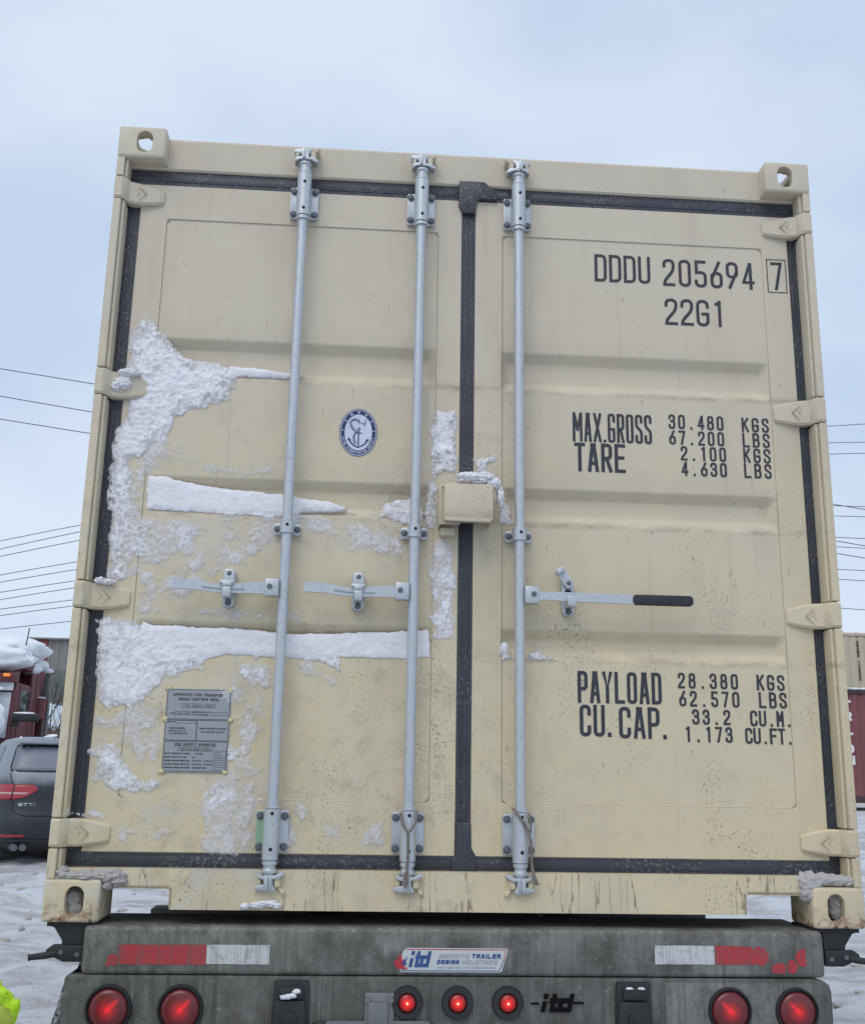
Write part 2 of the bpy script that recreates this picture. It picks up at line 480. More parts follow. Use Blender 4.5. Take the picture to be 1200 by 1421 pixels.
M['redlens2'] = glow_lens('dim red lens mirrored', (0.15, 0.022, 0.026), (1.0, 0.008, 0.010), 0.42, 0.34, -1)
M['ledred'] = lens('lit red diodes', (0.6, 0.01, 0.01), (1.0, 0.010, 0.008), 0.85)
M['redglow'] = glow_lens('lit marker lens', (0.14, 0.012, 0.013), (1.0, 0.012, 0.012), 1.15, 0.52)
M['ledcore'] = lens('bright diode', (0.9, 0.3, 0.2), (1.0, 0.35, 0.18), 1.9)
M['steelgrey'] = simple('plain grey steel tab', (0.20, 0.205, 0.21), 0.5, 0.4, 0.2, 30)
M['stickwhite'] = simple('sticker white', (0.55, 0.56, 0.57), 0.4, 0, 0.15, 40)
M['stickred'] = simple('sticker red', (0.45, 0.03, 0.045), 0.45)
M['stickblue'] = simple('sticker blue', (0.03, 0.085, 0.25), 0.45)
M['stickgrey'] = simple('sticker outline grey', (0.30, 0.34, 0.42), 0.5)
M['inkblack'] = simple('black decal', (0.007, 0.007, 0.008), 0.9, spec=0.1)

# ------------------------------------------------------------------ single-stroke lettering
# glyph: list of strokes; a stroke is a list of (x, y[, round]) in a unit cell
G = {
 'A': [[(0, 0), (.40, 1)], [(1, 0), (.60, 1)], [(.34, 1), (.66, 1)], [(.16, .27), (.84, .27)]],
 'B': [[(0, 0), (0, 1)], [(0, 1), (.95, 1, 1), (.95, .53, 1), (0, .53)], [(.5, .53), (1, .53, 1), (1, 0, 1), (0, 0)]],
 'C': [[(1, .74), (1, 1, 1), (0, 1, 1), (0, 0, 1), (1, 0, 1), (1, .26)]],
 'D': [[(0, 0), (0, 1)], [(0, 1), (1, 1, 1), (1, 0, 1), (0, 0)]],
 'E': [[(1, 1), (0, 1), (0, 0), (1, 0)], [(0, .52), (.85, .52)]],
 'F': [[(1, 1), (0, 1), (0, 0)], [(0, .52), (.85, .52)]],
 'G': [[(1, .76), (1, 1, 1), (0, 1, 1), (0, 0, 1), (1, 0, 1), (1, .46), (.5, .46)]],
 'H': [[(0, 0), (0, 1)], [(1, 0), (1, 1)], [(0, .52), (1, .52)]],
 'I': [[(.5, 0), (.5, 1)]],
 'J': [[(1, 1), (1, 0, 1), (0, 0, 1), (0, .26)]],
 'K': [[(0, 0), (0, 1)], [(1, 1), (.04, .42)], [(.34, .58), (1, 0)]],
 'L': [[(0, 1), (0, 0), (1, 0)]],
 'M': [[(0, 0), (0, 1)], [(1, 0), (1, 1)], [(.07, .97), (.5, .40)], [(.93, .97), (.5, .40)]],
 'N': [[(0, 0), (0, 1)], [(1, 0), (1, 1)], [(.06, .97), (.94, .03)]],
 'O': [[(.5, 1), (1, 1, 1), (1, 0, 1), (0, 0, 1), (0, 1, 1), (.5, 1)]],
 'P': [[(0, 0), (0, 1)], [(0, 1), (1, 1, 1), (1, .44, 1), (0, .44)]],
 'Q': [[(.5, 1), (1, 1, 1), (1, 0, 1), (0, 0, 1), (0, 1, 1), (.5, 1)], [(.6, .25), (1.05, -.05)]],
 'R': [[(0, 0), (0, 1)], [(0, 1), (1, 1, 1), (1, .48, 1), (0, .48)], [(.5, .48), (1, 0)]],
 'S': [[(1, .77), (1, 1, 1), (0, 1, 1), (0, .60, 1), (1, .42, 1), (1, 0, 1), (0, 0, 1), (0, .23)]],
 'T': [[(0, 1), (1, 1)], [(.5, 1), (.5, 0)]],
 'U': [[(0, 1), (0, 0, 1), (1, 0, 1), (1, 1)]],
 'V': [[(0, 1), (.5, 0), (1, 1)]],
 'W': [[(0, 1), (.25, 0), (.5, .8), (.75, 0), (1, 1)]],
 'X': [[(0, 0), (1, 1)], [(0, 1), (1, 0)]],
 'Y': [[(0, 1), (.5, .48), (1, 1)], [(.5, .48), (.5, 0)]],
 'Z': [[(0, 1), (1, 1), (0, 0), (1, 0)]],
 '0': [[(.5, 1), (1, 1, 1), (1, 0, 1), (0, 0, 1), (0, 1, 1), (.5, 1)]],
 '1': [[(.30, .90), (.62, .97)], [(.62, 1), (.62, 0)]],
 '2': [[(0, .76), (0, 1, 1), (1, 1, 1), (1, .60, 1), (.07, .16, 1), (0, 0), (1, 0)]],
 '3': [[(0, .78), (0, 1, 1), (.97, 1, 1), (.97, .54, 1), (.4, .54)], [(.4, .54), (1, .54, 1), (1, 0, 1), (0, 0, 1), (0, .22)]],
 '4': [[(.78, 0), (.78, 1)], [(.72, 1), (0, .24), (1.05, .24)]],
 '5': [[(.94, 1), (.06, 1), (.06, .56), (1, .56, 1), (1, 0, 1), (0, 0, 1), (0, .20)]],
 '6': [[(.5, .56), (1, .56, 1), (1, 0, 1), (0, 0, 1), (0, .56, 1), (.5, .56)], [(.80, 1), (.05, .38)]],
 '7': [[(0, 1), (1, 1), (.38, 0)]],
 '8': [[(.5, 1), (.95, 1, 1), (.95, .54, 1), (.05, .54, 1), (.05, 1, 1), (.5, 1)], [(.5, .54), (1, .54, 1), (1, 0, 1), (0, 0, 1), (0, .54, 1), (.5, .54)]],
 '9': [[(.5, 1), (1, 1, 1), (1, .44, 1), (0, .44, 1), (0, 1, 1), (.5, 1)], [(.20, 0), (.95, .62)]],
 '.': [[(.5, 0), (.5, .075)]], ',': [[(.5, .06), (.4, -.08)]], '-': [[(0, .5), (1, .5)]], '/': [[(0, 0), (1, 1)]],
 ':': [[(.5, .1), (.5, .2)], [(.5, .7), (.5, .8)]],
 'i': [[(.5, 0), (.5, .44)], [(.5, .96), (.5, 1)]],
 't': [[(.40, 1), (.40, 0), (.80, 0)], [(.20, .66), (.80, .66)]],
 'd': [[(1, 1), (1, 0)], [(.9, 0), (0, 0), (0, .66), (.9, .66)]],
 # characters of the ring inscription
 'zhong': [[(.5, 1), (.5, 0)], [(.1, .75), (.9, .75), (.9, .35), (.1, .35), (.1, .75)]],
 'guo': [[(.05, 0), (.05, 1), (.95, 1), (.95, 0), (.05, 0)], [(.25, .78), (.75, .78)], [(.25, .5), (.75, .5)], [(.22, .22), (.78, .22)], [(.5, .78), (.5, .22)]],
 'chuan': [[(.22, 1), (.1, .8), (.1, 0)], [(.1, .8), (.42, .8), (.42, 0)], [(0, .45), (.5, .45)], [(.62, .95), (.55, .55)], [(.62, .95), (.9, .95), (1, .6)], [(.6, .4), (.95, .4), (.95, 0), (.6, 0), (.6, .4)]],
 'ji': [[(.3, 1), (.05, .7), (.35, .65), (.05, .35), (.42, .4)], [(.02, .05), (.42, .18)], [(.5, .92), (.9, .92), (.8, .6), (1, .6), (.55, 0)], [(.62, .92), (.5, .1)], [(.65, .5), (1, 0)]],
 'she': [[(.22, 1), (.3, .88)], [(.02, .75), (.42, .75), (.05, .35)], [(.25, .5), (.25, 0)], [(.3, .45), (.44, .35)], [(.5, .62), (1, .62)], [(.75, 1), (.75, .04)], [(.46, .03), (1, .03)]],
}
def fillet(pts, r):
    out = []
    n = len(pts)
    for i, p in enumerate(pts):
        rd = len(p) > 2 and p[2]
        q = np.array(p[:2], float)
        if not rd or i in (0, n-1): out.append(q); continue
        a = np.array(pts[i-1][:2], float) - q; b = np.array(pts[i+1][:2], float) - q
        la, lb = np.linalg.norm(a), np.linalg.norm(b)
        if la < 1e-9 or lb < 1e-9: out.append(q); continue
        fa = la*(0.98 if (i-1 in (0,) and not (len(pts[i-1]) > 2)) else 0.5)
        fb = lb*(0.98 if (i+1 in (n-1,) and not (len(pts[i+1]) > 2)) else 0.5)
        rr = min(r, fa, fb)
        A, B = q + a/la*rr, q + b/lb*rr
        for k in range(7):
            t = k/6; out.append((1-t)**2*A + 2*t*(1-t)*(q*0.88 + 0.12*(A+B)/2) + t*t*B)
    return out
def stroke(verts, faces, pts, w, place):
    """ribbon along pts (2-D), width w; place(px, py) gives the 3-D point"""
    P2 = [np.array(p, float) for p in pts]
    q = [P2[0]]
    for p in P2[1:]:
        if np.linalg.norm(p - q[-1]) > 1e-7: q.append(p)
    P2 = q
    if len(P2) < 2: return
    if len(P2) < 4 or np.linalg.norm(P2[0] - P2[-1]) > w*.5:        # square caps
        d0, d1 = P2[0] - P2[1], P2[-1] - P2[-2]
        P2[0] = P2[0] + d0/np.linalg.norm(d0)*w*.48; P2[-1] = P2[-1] + d1/np.linalg.norm(d1)*w*.48
    n = len(P2); L_, R_ = [], []
    for i in range(n):
        d0 = P2[i] - P2[i-1] if i else P2[1] - P2[0]
        d1 = P2[i+1] - P2[i] if i < n-1 else P2[-1] - P2[-2]
        d0 = d0/np.linalg.norm(d0); d1 = d1/np.linalg.norm(d1)
        n0 = np.array([-d0[1], d0[0]]); n1 = np.array([-d1[1], d1[0]])
        m = n0 + n1; l = np.linalg.norm(m)
        m = n0 if l < 1e-6 else m/l
        k = 1/max(0.68, float(m @ n0))
        L_.append(P2[i] + m*w/2*k); R_.append(P2[i] - m*w/2*k)
    b = len(verts)
    for a, c in zip(L_, R_): verts.append(place(*a)); verts.append(place(*c))
    for i in range(n-1):
        faces.append((b+2*i, b+2*i+1, b+2*i+3, b+2*i+2))
class Text:
    """collects strokes lying on a plane y = const (facing -y)"""
    def __init__(s): s.v, s.f, s.k = [], [], 0
    def glyph(s, ch, x, z, w, h, sw, y, shear=0.0, rot=0.0):
        if ch not in G: return
        c, sn = math.cos(rot), math.sin(rot)
        iw, ih = w - sw, h - sw
        for st in G[ch]:
            pts = [((p[0]-.5)*iw, (p[1]-.5)*ih, *p[2:]) for p in st]
            if ch == '.': pts = [(0, -h/2 + sw*.48), (0, -h/2 + sw*.68)]
            pts = fillet(pts, 0.44*iw)
            s.k += 1
            yy = y - 0.00012*(s.k % 5)
            def place(a, b):
                a2 = a + shear*b
                return (x + w/2 + a2*c - b*sn, yy, z + h/2 + a2*sn + b*c)
            stroke(s.v, s.f, pts, sw, place)
    def fit(s, txt, x0, x1, z, h, sw, y, shear=0.0, gap=0.22):
        sw *= 1.17
        wid = {'M': 1.3, 'X': 1.1, '.': .38, ' ': .5, 'I': .35, ',': .38, '1': .75, 'i': .45, '-': .55}
        tot = sum(wid.get(c, 1) for c in txt) + gap*(len(txt)-1)
        u = (x1-x0)/tot; x = x0
        for c in txt:
            cw = wid.get(c, 1)*u
            if c in '.I,i': s.glyph(c, x + cw/2 - u/2, z, u, h, sw, y, shear)
            else: s.glyph(c, x, z, cw, h, sw, y, shear)
            x += cw + gap*u
    def mono(s, txt, x0, x1, z, h, sw, y, w):
        sw *= 1.2
        n = len(txt); p = (x1 - x0 - w)/(n-1)
        for i, c in enumerate(txt): s.glyph(c, x0 + i*p, z, w, h, sw, y)
    def build(s, name, mat, parent, label=None):
        return raw(name, s.v, s.f, mat, parent, None, label)

# ================================================================== GROUND
def ground_z(x, y):
    t = np.clip((y - 3.0)/23.0, 0, 1)
    return 0.87*t*t*(3 - 2*t)
def sm_noise(x, y, seed=0):
    """cheap smooth 2-D value noise"""
    def h(i, j):
        n = (i.astype(np.int64)*374761393 + j.astype(np.int64)*668265263 + seed*974711) & 0xffffffff
        n = ((n ^ (n >> 13))*1274126177) & 0xffffffff
        return ((n ^ (n >> 16)) & 0xffff)/65535.0
    i, j = np.floor(x), np.floor(y); fx, fy = x - i, y - j
    fx = fx*fx*(3-2*fx); fy = fy*fy*(3-2*fy)
    return (h(i, j)*(1-fx) + h(i+1, j)*fx)*(1-fy) + (h(i, j+1)*(1-fx) + h(i+1, j+1)*fx)*fy
def fbm(x, y, oct=4, seed=0, gain=0.5):
    s = 0*x; a = 1.0; t = 0.0
    for k in range(oct):
        s = s + a*sm_noise(x*2**k, y*2**k, seed + k*17); t += a; a *= gain
    return s/t
def axis_steps(lo, hi, near, d0, grow):
    out = [near]; d = d0
    while out[-1] < hi: out.append(min(hi, out[-1] + d)); d *= grow
    b = [near]; d = d0
    while b[-1] > lo: b.append(max(lo, b[-1] - d)); d *= grow
    return np.array(sorted(set(b[1:] + out)))
gx = np.unique(np.concatenate([np.arange(-9, 12, 0.11), axis_steps(-700, -9, -9, 0.2, 1.13), axis_steps(12, 700, 12, 0.2, 1.13)]))
gy = np.unique(np.concatenate([np.arange(-5, 16, 0.11), axis_steps(-60, -5, -5, 0.2, 1.25), axis_steps(16, 900, 16, 0.15, 1.09)]))
X, Y = np.meshgrid(gx, gy)
fade = np.clip(1 - np.hypot(X - 1, Y - 6)/60, 0, 1)
rx = X*0.92 + Y*0.38; ry = -X*0.38 + Y*0.92         # the way vehicles cross the yard
Z = ground_z(X, Y) + fade*(0.10*(fbm(X*.5, Y*.5, 3, 3) - .5) + 0.13*(fbm(rx*.4, ry*1.7, 4, 11) - .5) + 0.16*(fbm(X*3.1, Y*3.1, 3, 29) - .5))
nxx, nyy = len(gx), len(gy)
gv = np.stack([X.ravel(), Y.ravel(), Z.ravel()], 1)
ii = np.arange(nxx*nyy).reshape(nyy, nxx)
gf = np.stack([ii[:-1, :-1].ravel(), ii[:-1, 1:].ravel(), ii[1:, 1:].ravel(), ii[1:, :-1].ravel()], 1)
def ground_mat():
    m, t, b = new_mat('packed dirty snow'); N = NB(m)
    v = N.coords('Object')
    vt = N.coords('Object', (0.6, 1.7, 1.0), (0, 0, R(-22)))
    c = N.mix(N.noise(v, 1.2, 5), (0.64, 0.66, 0.70), (0.82, 0.84, 0.88))
    tr = N.ramp(N.noise(vt, 1.5, 9, 0.70, 0.5), 0.46, 0.66)
    c = N.mix(N.math('MULTIPLY', tr, 0.75), c, (0.32, 0.295, 0.28))
    cl = N.ramp(N.noise(v, 9.0, 6, 0.7), 0.60, 0.72)
    c = N.mix(N.math('MULTIPLY', cl, 0.7), c, (0.27, 0.24, 0.215))
    gr = N.ramp(N.noise(v, 60, 3, 0.7), 0.66, 0.74)
    c = N.mix(N.math('MULTIPLY', gr, 0.5), c, (0.20, 0.17, 0.15))
    N.col(c); b.inputs['Roughness'].default_value = 0.7
    n0 = N.bump(N.noise(v, 3.2, 7, 0.70), 0.6, 0.12)
    n1 = N.bump(N.noise(v, 11, 7, 0.72), 0.8, 0.07, n0)
    N.nrm(N.bump(N.noise(v, 46, 4, 0.7), 0.4, 0.012, n1))
    return m
tag(raw('ground', gv, gf.tolist(), ground_mat(), None, 180), 'trampled snow covered yard with grey tyre ruts', 'ground', kind='structure')

b = bmesh.new(); rc = random.Random(5)
for k in range(380):
    if rc.random() < .6: x, y = rc.uniform(-6, -.2), rc.uniform(-.5, 11)
    else: x, y = rc.uniform(2.6, 8), rc.uniform(-.5, 14)
    r_ = rc.uniform(.010, .032)*(1 + .06*y)
    jx, jy = np.searchsorted(gx, x), np.searchsorted(gy, y)
    blob(b, (x, y, float(Z[jy, jx])), (r_*rc.uniform(.8, 1.6), r_*rc.uniform(.8, 1.5), r_*.6), .4, 1.8, k, 2)
clod_m = snow_mat('dirty snow clods', 0.95, (0.40, 0.38, 0.37))
tag(obj('snow_clods', b, clod_m, None, 180), 'loose grey snow clods strewn over the yard', 'snow clods', kind='stuff')

# ================================================================== MAIN CONTAINER
WID, HGT, LEN = 2.438, 2.591, 6.058
con = thing('shipping_container', 'large cream shipping container with snow caked doors and galvanised locking bars, on the trailer', 'shipping container', (0, 0, ZB))
BOOL_TMP = []
def casting(sx, sz):
    """hollow cast corner; built for the left-bottom corner and mirrored"""
    b = bmesh.new(); box(b, 0, .162, 0, .178, 0, .118, 0.010, 3)
    base = obj('tmp', b, M['cast'])
    cutters = []
    def cut(bm):
        bmesh.ops.recalc_face_normals(bm, faces=bm.faces)
        o = obj('tmp_cut', bm, M['cast']); cutters.append(o)
        md = base.modifiers.new('b', 'BOOLEAN'); md.object = o; md.operation = 'DIFFERENCE'; md.solver = 'EXACT'
    b = bmesh.new(); box(b, .024, .140, .024, .155, .022, .096); cut(b)
    b = bmesh.new(); prism(b, rrect(.063, .117, .018, .100, .0265, 8), -.02, .05); cut(b)             # end opening
    b = bmesh.new(); prism(b, rrect(.045, .112, .045, .150, .030, 8), -.03, .05, axis='z'); cut(b)    # bottom / top opening
    b = bmesh.new(); prism(b, rrect(.050, .120, .024, .096, .030, 8), -.03, .05, axis='x'); cut(b)    # side opening
    me = evaluated(base)
    for o in cutters + [base]: bpy.data.objects.remove(o)
    return me
cast_me = casting(1, 1)
def place_casting(right, top, front):
    me = cast_me.copy()
    for v in me.vertices:
        x, y, z = v.co
        if right: x = WID - x
        if top: z = HGT - z
        if front: y = LEN - y
        v.co = (x, y, z)
    if (right + top + front) % 2: me.flip_normals()
    o = obj('corner_casting', me, M['cast'], con, 30)
    if not front and right and not top: o['label'] = 'rusty chipped corner casting packed with grey ice'
    return o
for fr in (0, 1):
    for tp in (0, 1):
        for rt in (0, 1): place_casting(rt, tp, fr)

HZ = [(2.318, 2.398), (1.612, 1.700), (0.914, 0.996), (0.206, 0.286)]
# corner posts: folded channel with the front strip broken at the hinges
for side in (0, 1):
    b = bmesh.new()
    X_ = (lambda x: x) if side == 0 else (lambda x: WID - x)
    zz = [0.118] + [z for a, c in reversed(HZ) for z in (a - .004, c + .004)] + [2.473]
    def seg(x0, x1, y0, y1, z0, z1, bev=0):
        xa, xb = sorted((X_(x0), X_(x1))); box(b, xa, xb, y0, y1, z0, z1, bev)
    seg(0.004, 0.030, 0.030, 0.150, 0.118, 2.473)
    for i in range(0, len(zz), 2):
        seg(0.0015, 0.027, 0.004, 0.0295, zz[i], zz[i+1], 0.003)
        seg(0.0273, 0.0375, 0.018, 0.084, zz[i], zz[i+1], 0.003)
    obj('corner_post', b, M['cream'], con)
    b = bmesh.new(); xa, xb = sorted((X_(0.003), X_(0.12))); box(b, xa, xb, LEN-.10, LEN-.01, .118, 2.473, .006)
    obj('corner_post', b, M['cream'], con)
# header over the doors, with folded lip
b = bmesh.new()
prism(b, [(.062, 2.470), (.068, 2.4645), (.15, 2.4645), (.15, 2.560), (.15, 2.583), (.060, 2.583), (.056, 2.575), (.060, 2.50)], .162, WID - .162, axis='x')
box(b, .0375, .1618, .062, .15, 2.4648, 2.4726); box(b, WID - .1618, WID - .0375, .062, .15, 2.4648, 2.4726)
obj('door_header', b, M['cream'], con)
# sill with the two fork pockets
b = bmesh.new()
pts = [(.1625, .1475), (.1625, .092), (.345, .092), (.355, .086), (.358, .035), (2.078, .035), (2.081, .086), (2.090, .092), (WID - .1625, .092), (WID - .1625, .1475)]
prism(b, pts, .024, .15)
box(b, .036, .1622, .030, .15, .1185, .147); box(b, WID - .1622, WID - .036, .030, .15, .1185, .147)
obj('door_sill', b, M['cream'], con)
b = bmesh.new()
for x0, x1 in ((.162, .352), (2.086, 2.276)):
    b = bmesh.new(); box(b, x0, x1, .0215, .0242, .096, .101)
    xv = .3555 if x0 < 1 else 2.073
    box(b, xv, xv + .0055, .0215, .0242, .037, .0955); obj('pocket_weld', b, M['thinline'], con)
# side walls: corrugated sheets; roof, front wall, floor
def corrugated(x, y0, y1, z0, z1, pitch=.28, depth=.036, sgn=1):
    vs, fs = [], []
    ys = [y0]; k = y0
    while k < y1 - .01:
        for f in (.25, .5, .75, 1.0): ys.append(min(y1, k + pitch*f))
        k += pitch
    offs = [0 if (i % 4) in (0, 1) else depth for i in range(len(ys))]
    for yy, o in zip(ys, offs): vs += [(x + sgn*o, yy, z0), (x + sgn*o, yy, z1)]
    for i in range(len(ys)-1): fs.append((2*i, 2*i+1, 2*i+3, 2*i+2))
    return vs, fs
for s, x in ((1, .006), (-1, WID - .006)):
    v, f = corrugated(x, .15, LEN - .10, .14, 2.53, sgn=s)
    o = raw('side_wall', v, f, M['cream'], con)
    md = o.modifiers.new('thick', 'SOLIDIFY'); md.thickness = .004
    b = bmesh.new()
    xa, xb = sorted((x, x + s*.06)); box(b, xa, xb, .178, LEN - .178, 2.53, 2.59, .004); obj('top_rail', b, M['cream'], con)
    b = bmesh.new(); box(b, xa, xb, .178, LEN - .178, .075, .14, .004); obj('bottom_rail', b, M['cream'], con)
b = bmesh.new(); box(b, .066, WID - .066, .15, LEN - .03, 2.560, 2.566); obj('roof', b, M['cream'], con)
b = bmesh.new(); box(b, .12, WID - .12, LEN - .05, LEN - .02, .12, 2.55); obj('front_wall', b, M['cream'], con)
b = bmesh.new(); box(b, .07, WID - .07, .151, LEN - .06, .135, .165)
for i in range(18): box(b, .07, WID - .07, .40 + i*.31, .44 + i*.31, .092, .1345)
obj('floor', b, M['chassis'], con)

# ------------------------------------------------------------------ doors
DY = 0.070
GRV = [(1.842, 1.812, 1.738, 1.706), (1.360, 1.330, 1.272, 1.240), (0.889, 0.860, 0.828, 0.796)]
DL = dict(x0=.0800, x1=1.1960, g0=.186, g1=1.112, p0=.172, p1=1.116)
DR = dict(x0=1.2440, x1=2.3690, g0=1.336, g1=2.272, p0=1.338, p1=2.275)
def lin(v, a, b): return np.clip((v - a)/(b - a), 0, 1)
def groove_depth(x, z, D):
    e = np.minimum(lin(x, D['g0'], D['g0'] + .028), lin(x, D['g1'], D['g1'] - .028))
    d = 0*x
    for a, b_, c_, e_ in GRV:
        d = np.maximum(d, np.minimum(lin(z, a, b_), lin(z, e_, c_)))
    return .029*np.minimum(d, e)
def panel_in(x, z, D):
    e = np.minimum(np.minimum(lin(x, D['p0'], D['p0'] + .004), lin(x, D['p1'], D['p1'] - .004)),
                   np.minimum(lin(z, .345, .349), lin(z, 2.282, 2.278)))
    return .0035*e
def door_y(x, z, D): return DY + panel_in(x, z, D) + groove_depth(x, z, D)
def soften(vals, r):
    """breakpoints with a few points each side so folds are rounded"""
    out = []
    for v in vals: out += [v - r, v - r*.4, v + r*.4, v + r]
    return out
def make_door(D, name, label):
    zs = [.190, .1925, 2.4075, 2.410] + soften([.345, .349, 2.278, 2.282], .001) + [z for g in GRV for z in soften(g, .006)] + list(np.arange(.25, 2.4, .12))
    xs = [D['x0'], D['x0'] + .0025, D['x1'] - .0025, D['x1']] + soften([D['p0'], D['p0']+.004, D['p1']-.004, D['p1']], .001) + \
         soften([D['g0'], D['g0'] + .028, D['g1'] - .028, D['g1']], .005) + list(np.linspace(D['x0'], D['x1'], 14))
    zs = np.array(sorted(set(np.round(zs, 5)))); xs = np.array(sorted(set(np.round(xs, 5))))
    XX, ZZ = np.meshgrid(xs, zs)
    acc = 0; offs = [(-.005, 0), (.005, 0), (0, -.006), (0, .006), (0, 0), (0, 0)]
    for a, c in offs: acc = acc + groove_depth(XX + a, ZZ + c, D)
    YY = DY + panel_in(XX, ZZ, D) + acc/len(offs)
    edge = (XX <= xs[0] + 1e-6) | (XX >= xs[-1] - 1e-6) | (ZZ <= zs[0] + 1e-6) | (ZZ >= zs[-1] - 1e-6)
    YY = np.where(edge, DY + .0025, YY)
    nx_, nz_ = len(xs), len(zs)
    v = [tuple(p) for p in np.stack([XX.ravel(), YY.ravel(), ZZ.ravel()], 1)]
    I = np.arange(nx_*nz_).reshape(nz_, nx_)
    f = np.stack([I[:-1, :-1].ravel(), I[:-1, 1:].ravel(), I[1:, 1:].ravel(), I[1:, :-1].ravel()], 1).tolist()
    # returns round the edge and the back
    ring = list(I[0, :]) + list(I[1:, -1]) + list(I[-1, -2::-1]) + list(I[-2:0:-1, 0])
    bi = len(v)
    for k in ring: v.append((v[k][0], .135, v[k][2]))
    n = len(ring)
    for k in range(n): f.append((ring[k], bi + k, bi + (k+1) % n, ring[(k+1) % n]))
    f.append(tuple(bi + k for k in range(n)))
    return raw(name, v, f, M['cream'], con, 35, label)
doorL = make_door(DL, 'door', 'left door leaf crusted with snow, carrying the anchor emblem and the data plate')
doorR = make_door(DR, 'door', 'right door leaf lettered with the container number and weights')

# seams where the pressed sheet meets the frame: a thin grimy bead
def seam(D, par):
    b = bmesh.new(); y = DY + .0005
    r = .022
    pts = [(D['p0'] + .001, .47), (D['p0'] + .001, .347), ]
    loop = rrect(D['p0'] + .001, D['p1'] - .001, .346, 2.281, r, 5)
    tube(b, [(p[0], y + .0015, p[1]) for p in loop + loop[:1]], .0016, 5)
    return obj('panel_seam', b, M['thinline'], par, 180)
seam(DL, doorL); seam(DR, doorR)

# gaskets: rubber strip with a raised lip
def strip(b, x0, x1, z0, z1, y=.0725, vert=True):
    box(b, x0, x1, y, .130, z0, z1)
    if vert:
        xm = (x0 + x1)/2; box(b, xm - .011, xm - .004, y - .003, y + .002, z0, z1, .001); box(b, xm + .008, xm + .013, y - .002, y + .002, z0, z1, .0008)
    else:
        zm = (z0 + z1)/2; box(b, x0, x1, y - .0022, y + .002, zm - .014, zm + .012, .002)
b = bmesh.new()
strip(b, .0385, .0797, .1905, 2.4095); strip(b, .0385, 1.1960, 2.4103, 2.4640, vert=False); strip(b, .0385, 1.1960, .1472, .1897, .0715, False)
strip(b, 1.1965, 1.2435, .150, 2.4550, .0728)
# moulded T where the strips meet at the top
prism(b, [(1.183, 2.385), (1.198, 2.355), (1.242, 2.355), (1.243, 2.385), (1.252, 2.412), (1.320, 2.412), (1.318, 2.448), (1.298, 2.452), (1.275, 2.479), (1.185, 2.479)], .053, .0720, .002)
prism(b, [(1.186, .148), (1.186, .188), (1.199, .192), (1.199, .29), (1.243, .29), (1.246, .215), (1.262, .1885), (1.262, .148)], .064, .0710, .002)
obj('gasket', b, M['gasket'], doorL, 40)
b = bmesh.new()
strip(b, 2.3695, 2.4000, .1905, 2.4095); strip(b, 1.2440, 2.4000, 2.4103, 2.4640, vert=False); strip(b, 1.2440, 2.4000, .1472, .1897, .0715, False)
obj('gasket', b, M['gasket'], doorR, 40)

# hinges: knuckle in line with the post, tapering blade bent onto the door with a chevron
def hinge(zr, side, par):
    b = bmesh.new(); z0, z1 = zr; zm = (z0 + z1)/2
    X_ = (lambda x: x) if side == 0 else (lambda x: WID - x)
    def q(x, y, z): return (X_(x), y, z)
    t = bmesh.new()
    prof = [(-.001, .012), (.003, .002), (.026, .001), (.036, .010), (.048, .034), (.075, .044), (.110, .050), (.150, .0555), (.160, .062)]
    hh = [.5, .5, .5, .5, .50, .50, .44, .34, .28]
    H = z1 - z0
    rows = []
    for (x, y), k in zip(prof, hh):
        zc = zm - (0.5 - k)*H*0.15
        rows.append([t.verts.new(q(x, y + .006, zc - k*H)), t.verts.new(q(x, y, zc - k*H + .007)), t.verts.new(q(x, y, zc + k*H - .007)), t.verts.new(q(x, y + .006, zc + k*H))])
    back = [[t.verts.new(q(x, min(.074, y + .040), zm - (0.5 - k)*H*0.15 - k*H)), t.verts.new(q(x, min(.074, y + .040), zm - (0.5 - k)*H*0.15 + k*H))] for (x, y), k in zip(prof, hh)]
    for A, B in zip(rows, rows[1:]):
        for k in range(3): t.faces.new((A[k], B[k], B[k+1], A[k+1]))
    for (A, B), (C, D_) in zip(zip(rows, rows[1:]), zip(back, back[1:])):
        t.faces.new((A[0], C[0], D_[0], B[0])); t.faces.new((A[3], B[3], D_[1], C[1]))
    t.faces.new((*rows[0], back[0][1], back[0][0])); t.faces.new((*rows[-1], back[-1][1], back[-1][0]))
    bmesh.ops.recalc_face_normals(t, faces=t.faces)
    for f in t.faces: f.smooth = False
    merge(b, t)
    for s in (0, .022):       # raised chevrons
        tube(b, [q(.056 + s, .0385, zm + H*.30), q(.080 + s, .0455, zm), q(.056 + s, .0385, zm - H*.30)], .0022, 6)
    return obj('hinge', b, M['cream'], par, 32)
for zr in HZ:
    hinge(zr, 0, doorL); hinge(zr, 1, doorR)

# lettering on the right door
class Lines:
    """every line of text becomes a lettering object of its own"""
    def __getattr__(s, nm):
        def go(*a, **k):
            t = Text(); getattr(t, nm)(*a, **k); t.build('lettering', M['letter'], doorR)
        return go
TL = Lines()
ypan = DY + .0035 - .0012
TL.mono('DDDU', 1.667, 1.866, 2.124, .105, .0088, ypan, .043)
TL.mono('205694', 1.911, 2.241, 2.120, .104, .0090, ypan, .044)
TL.glyph('7', 2.302, 2.122, .042, .108, .0110, DY - .0012)
T = Text()
for a in ([(2.289, 2.113), (2.357, 2.113)], [(2.357, 2.113), (2.357, 2.240)], [(2.357, 2.240), (2.289, 2.240)], [(2.289, 2.240), (2.289, 2.113)]):
    T.k += 1; stroke(T.v, T.f, a, .003, lambda a_, b_, kk=T.k: (a_, DY - .0012 - .0001*(kk % 5), b_))
TL.mono('22G1', 1.913, 2.128, 1.972, .100, .0090, ypan, .046)
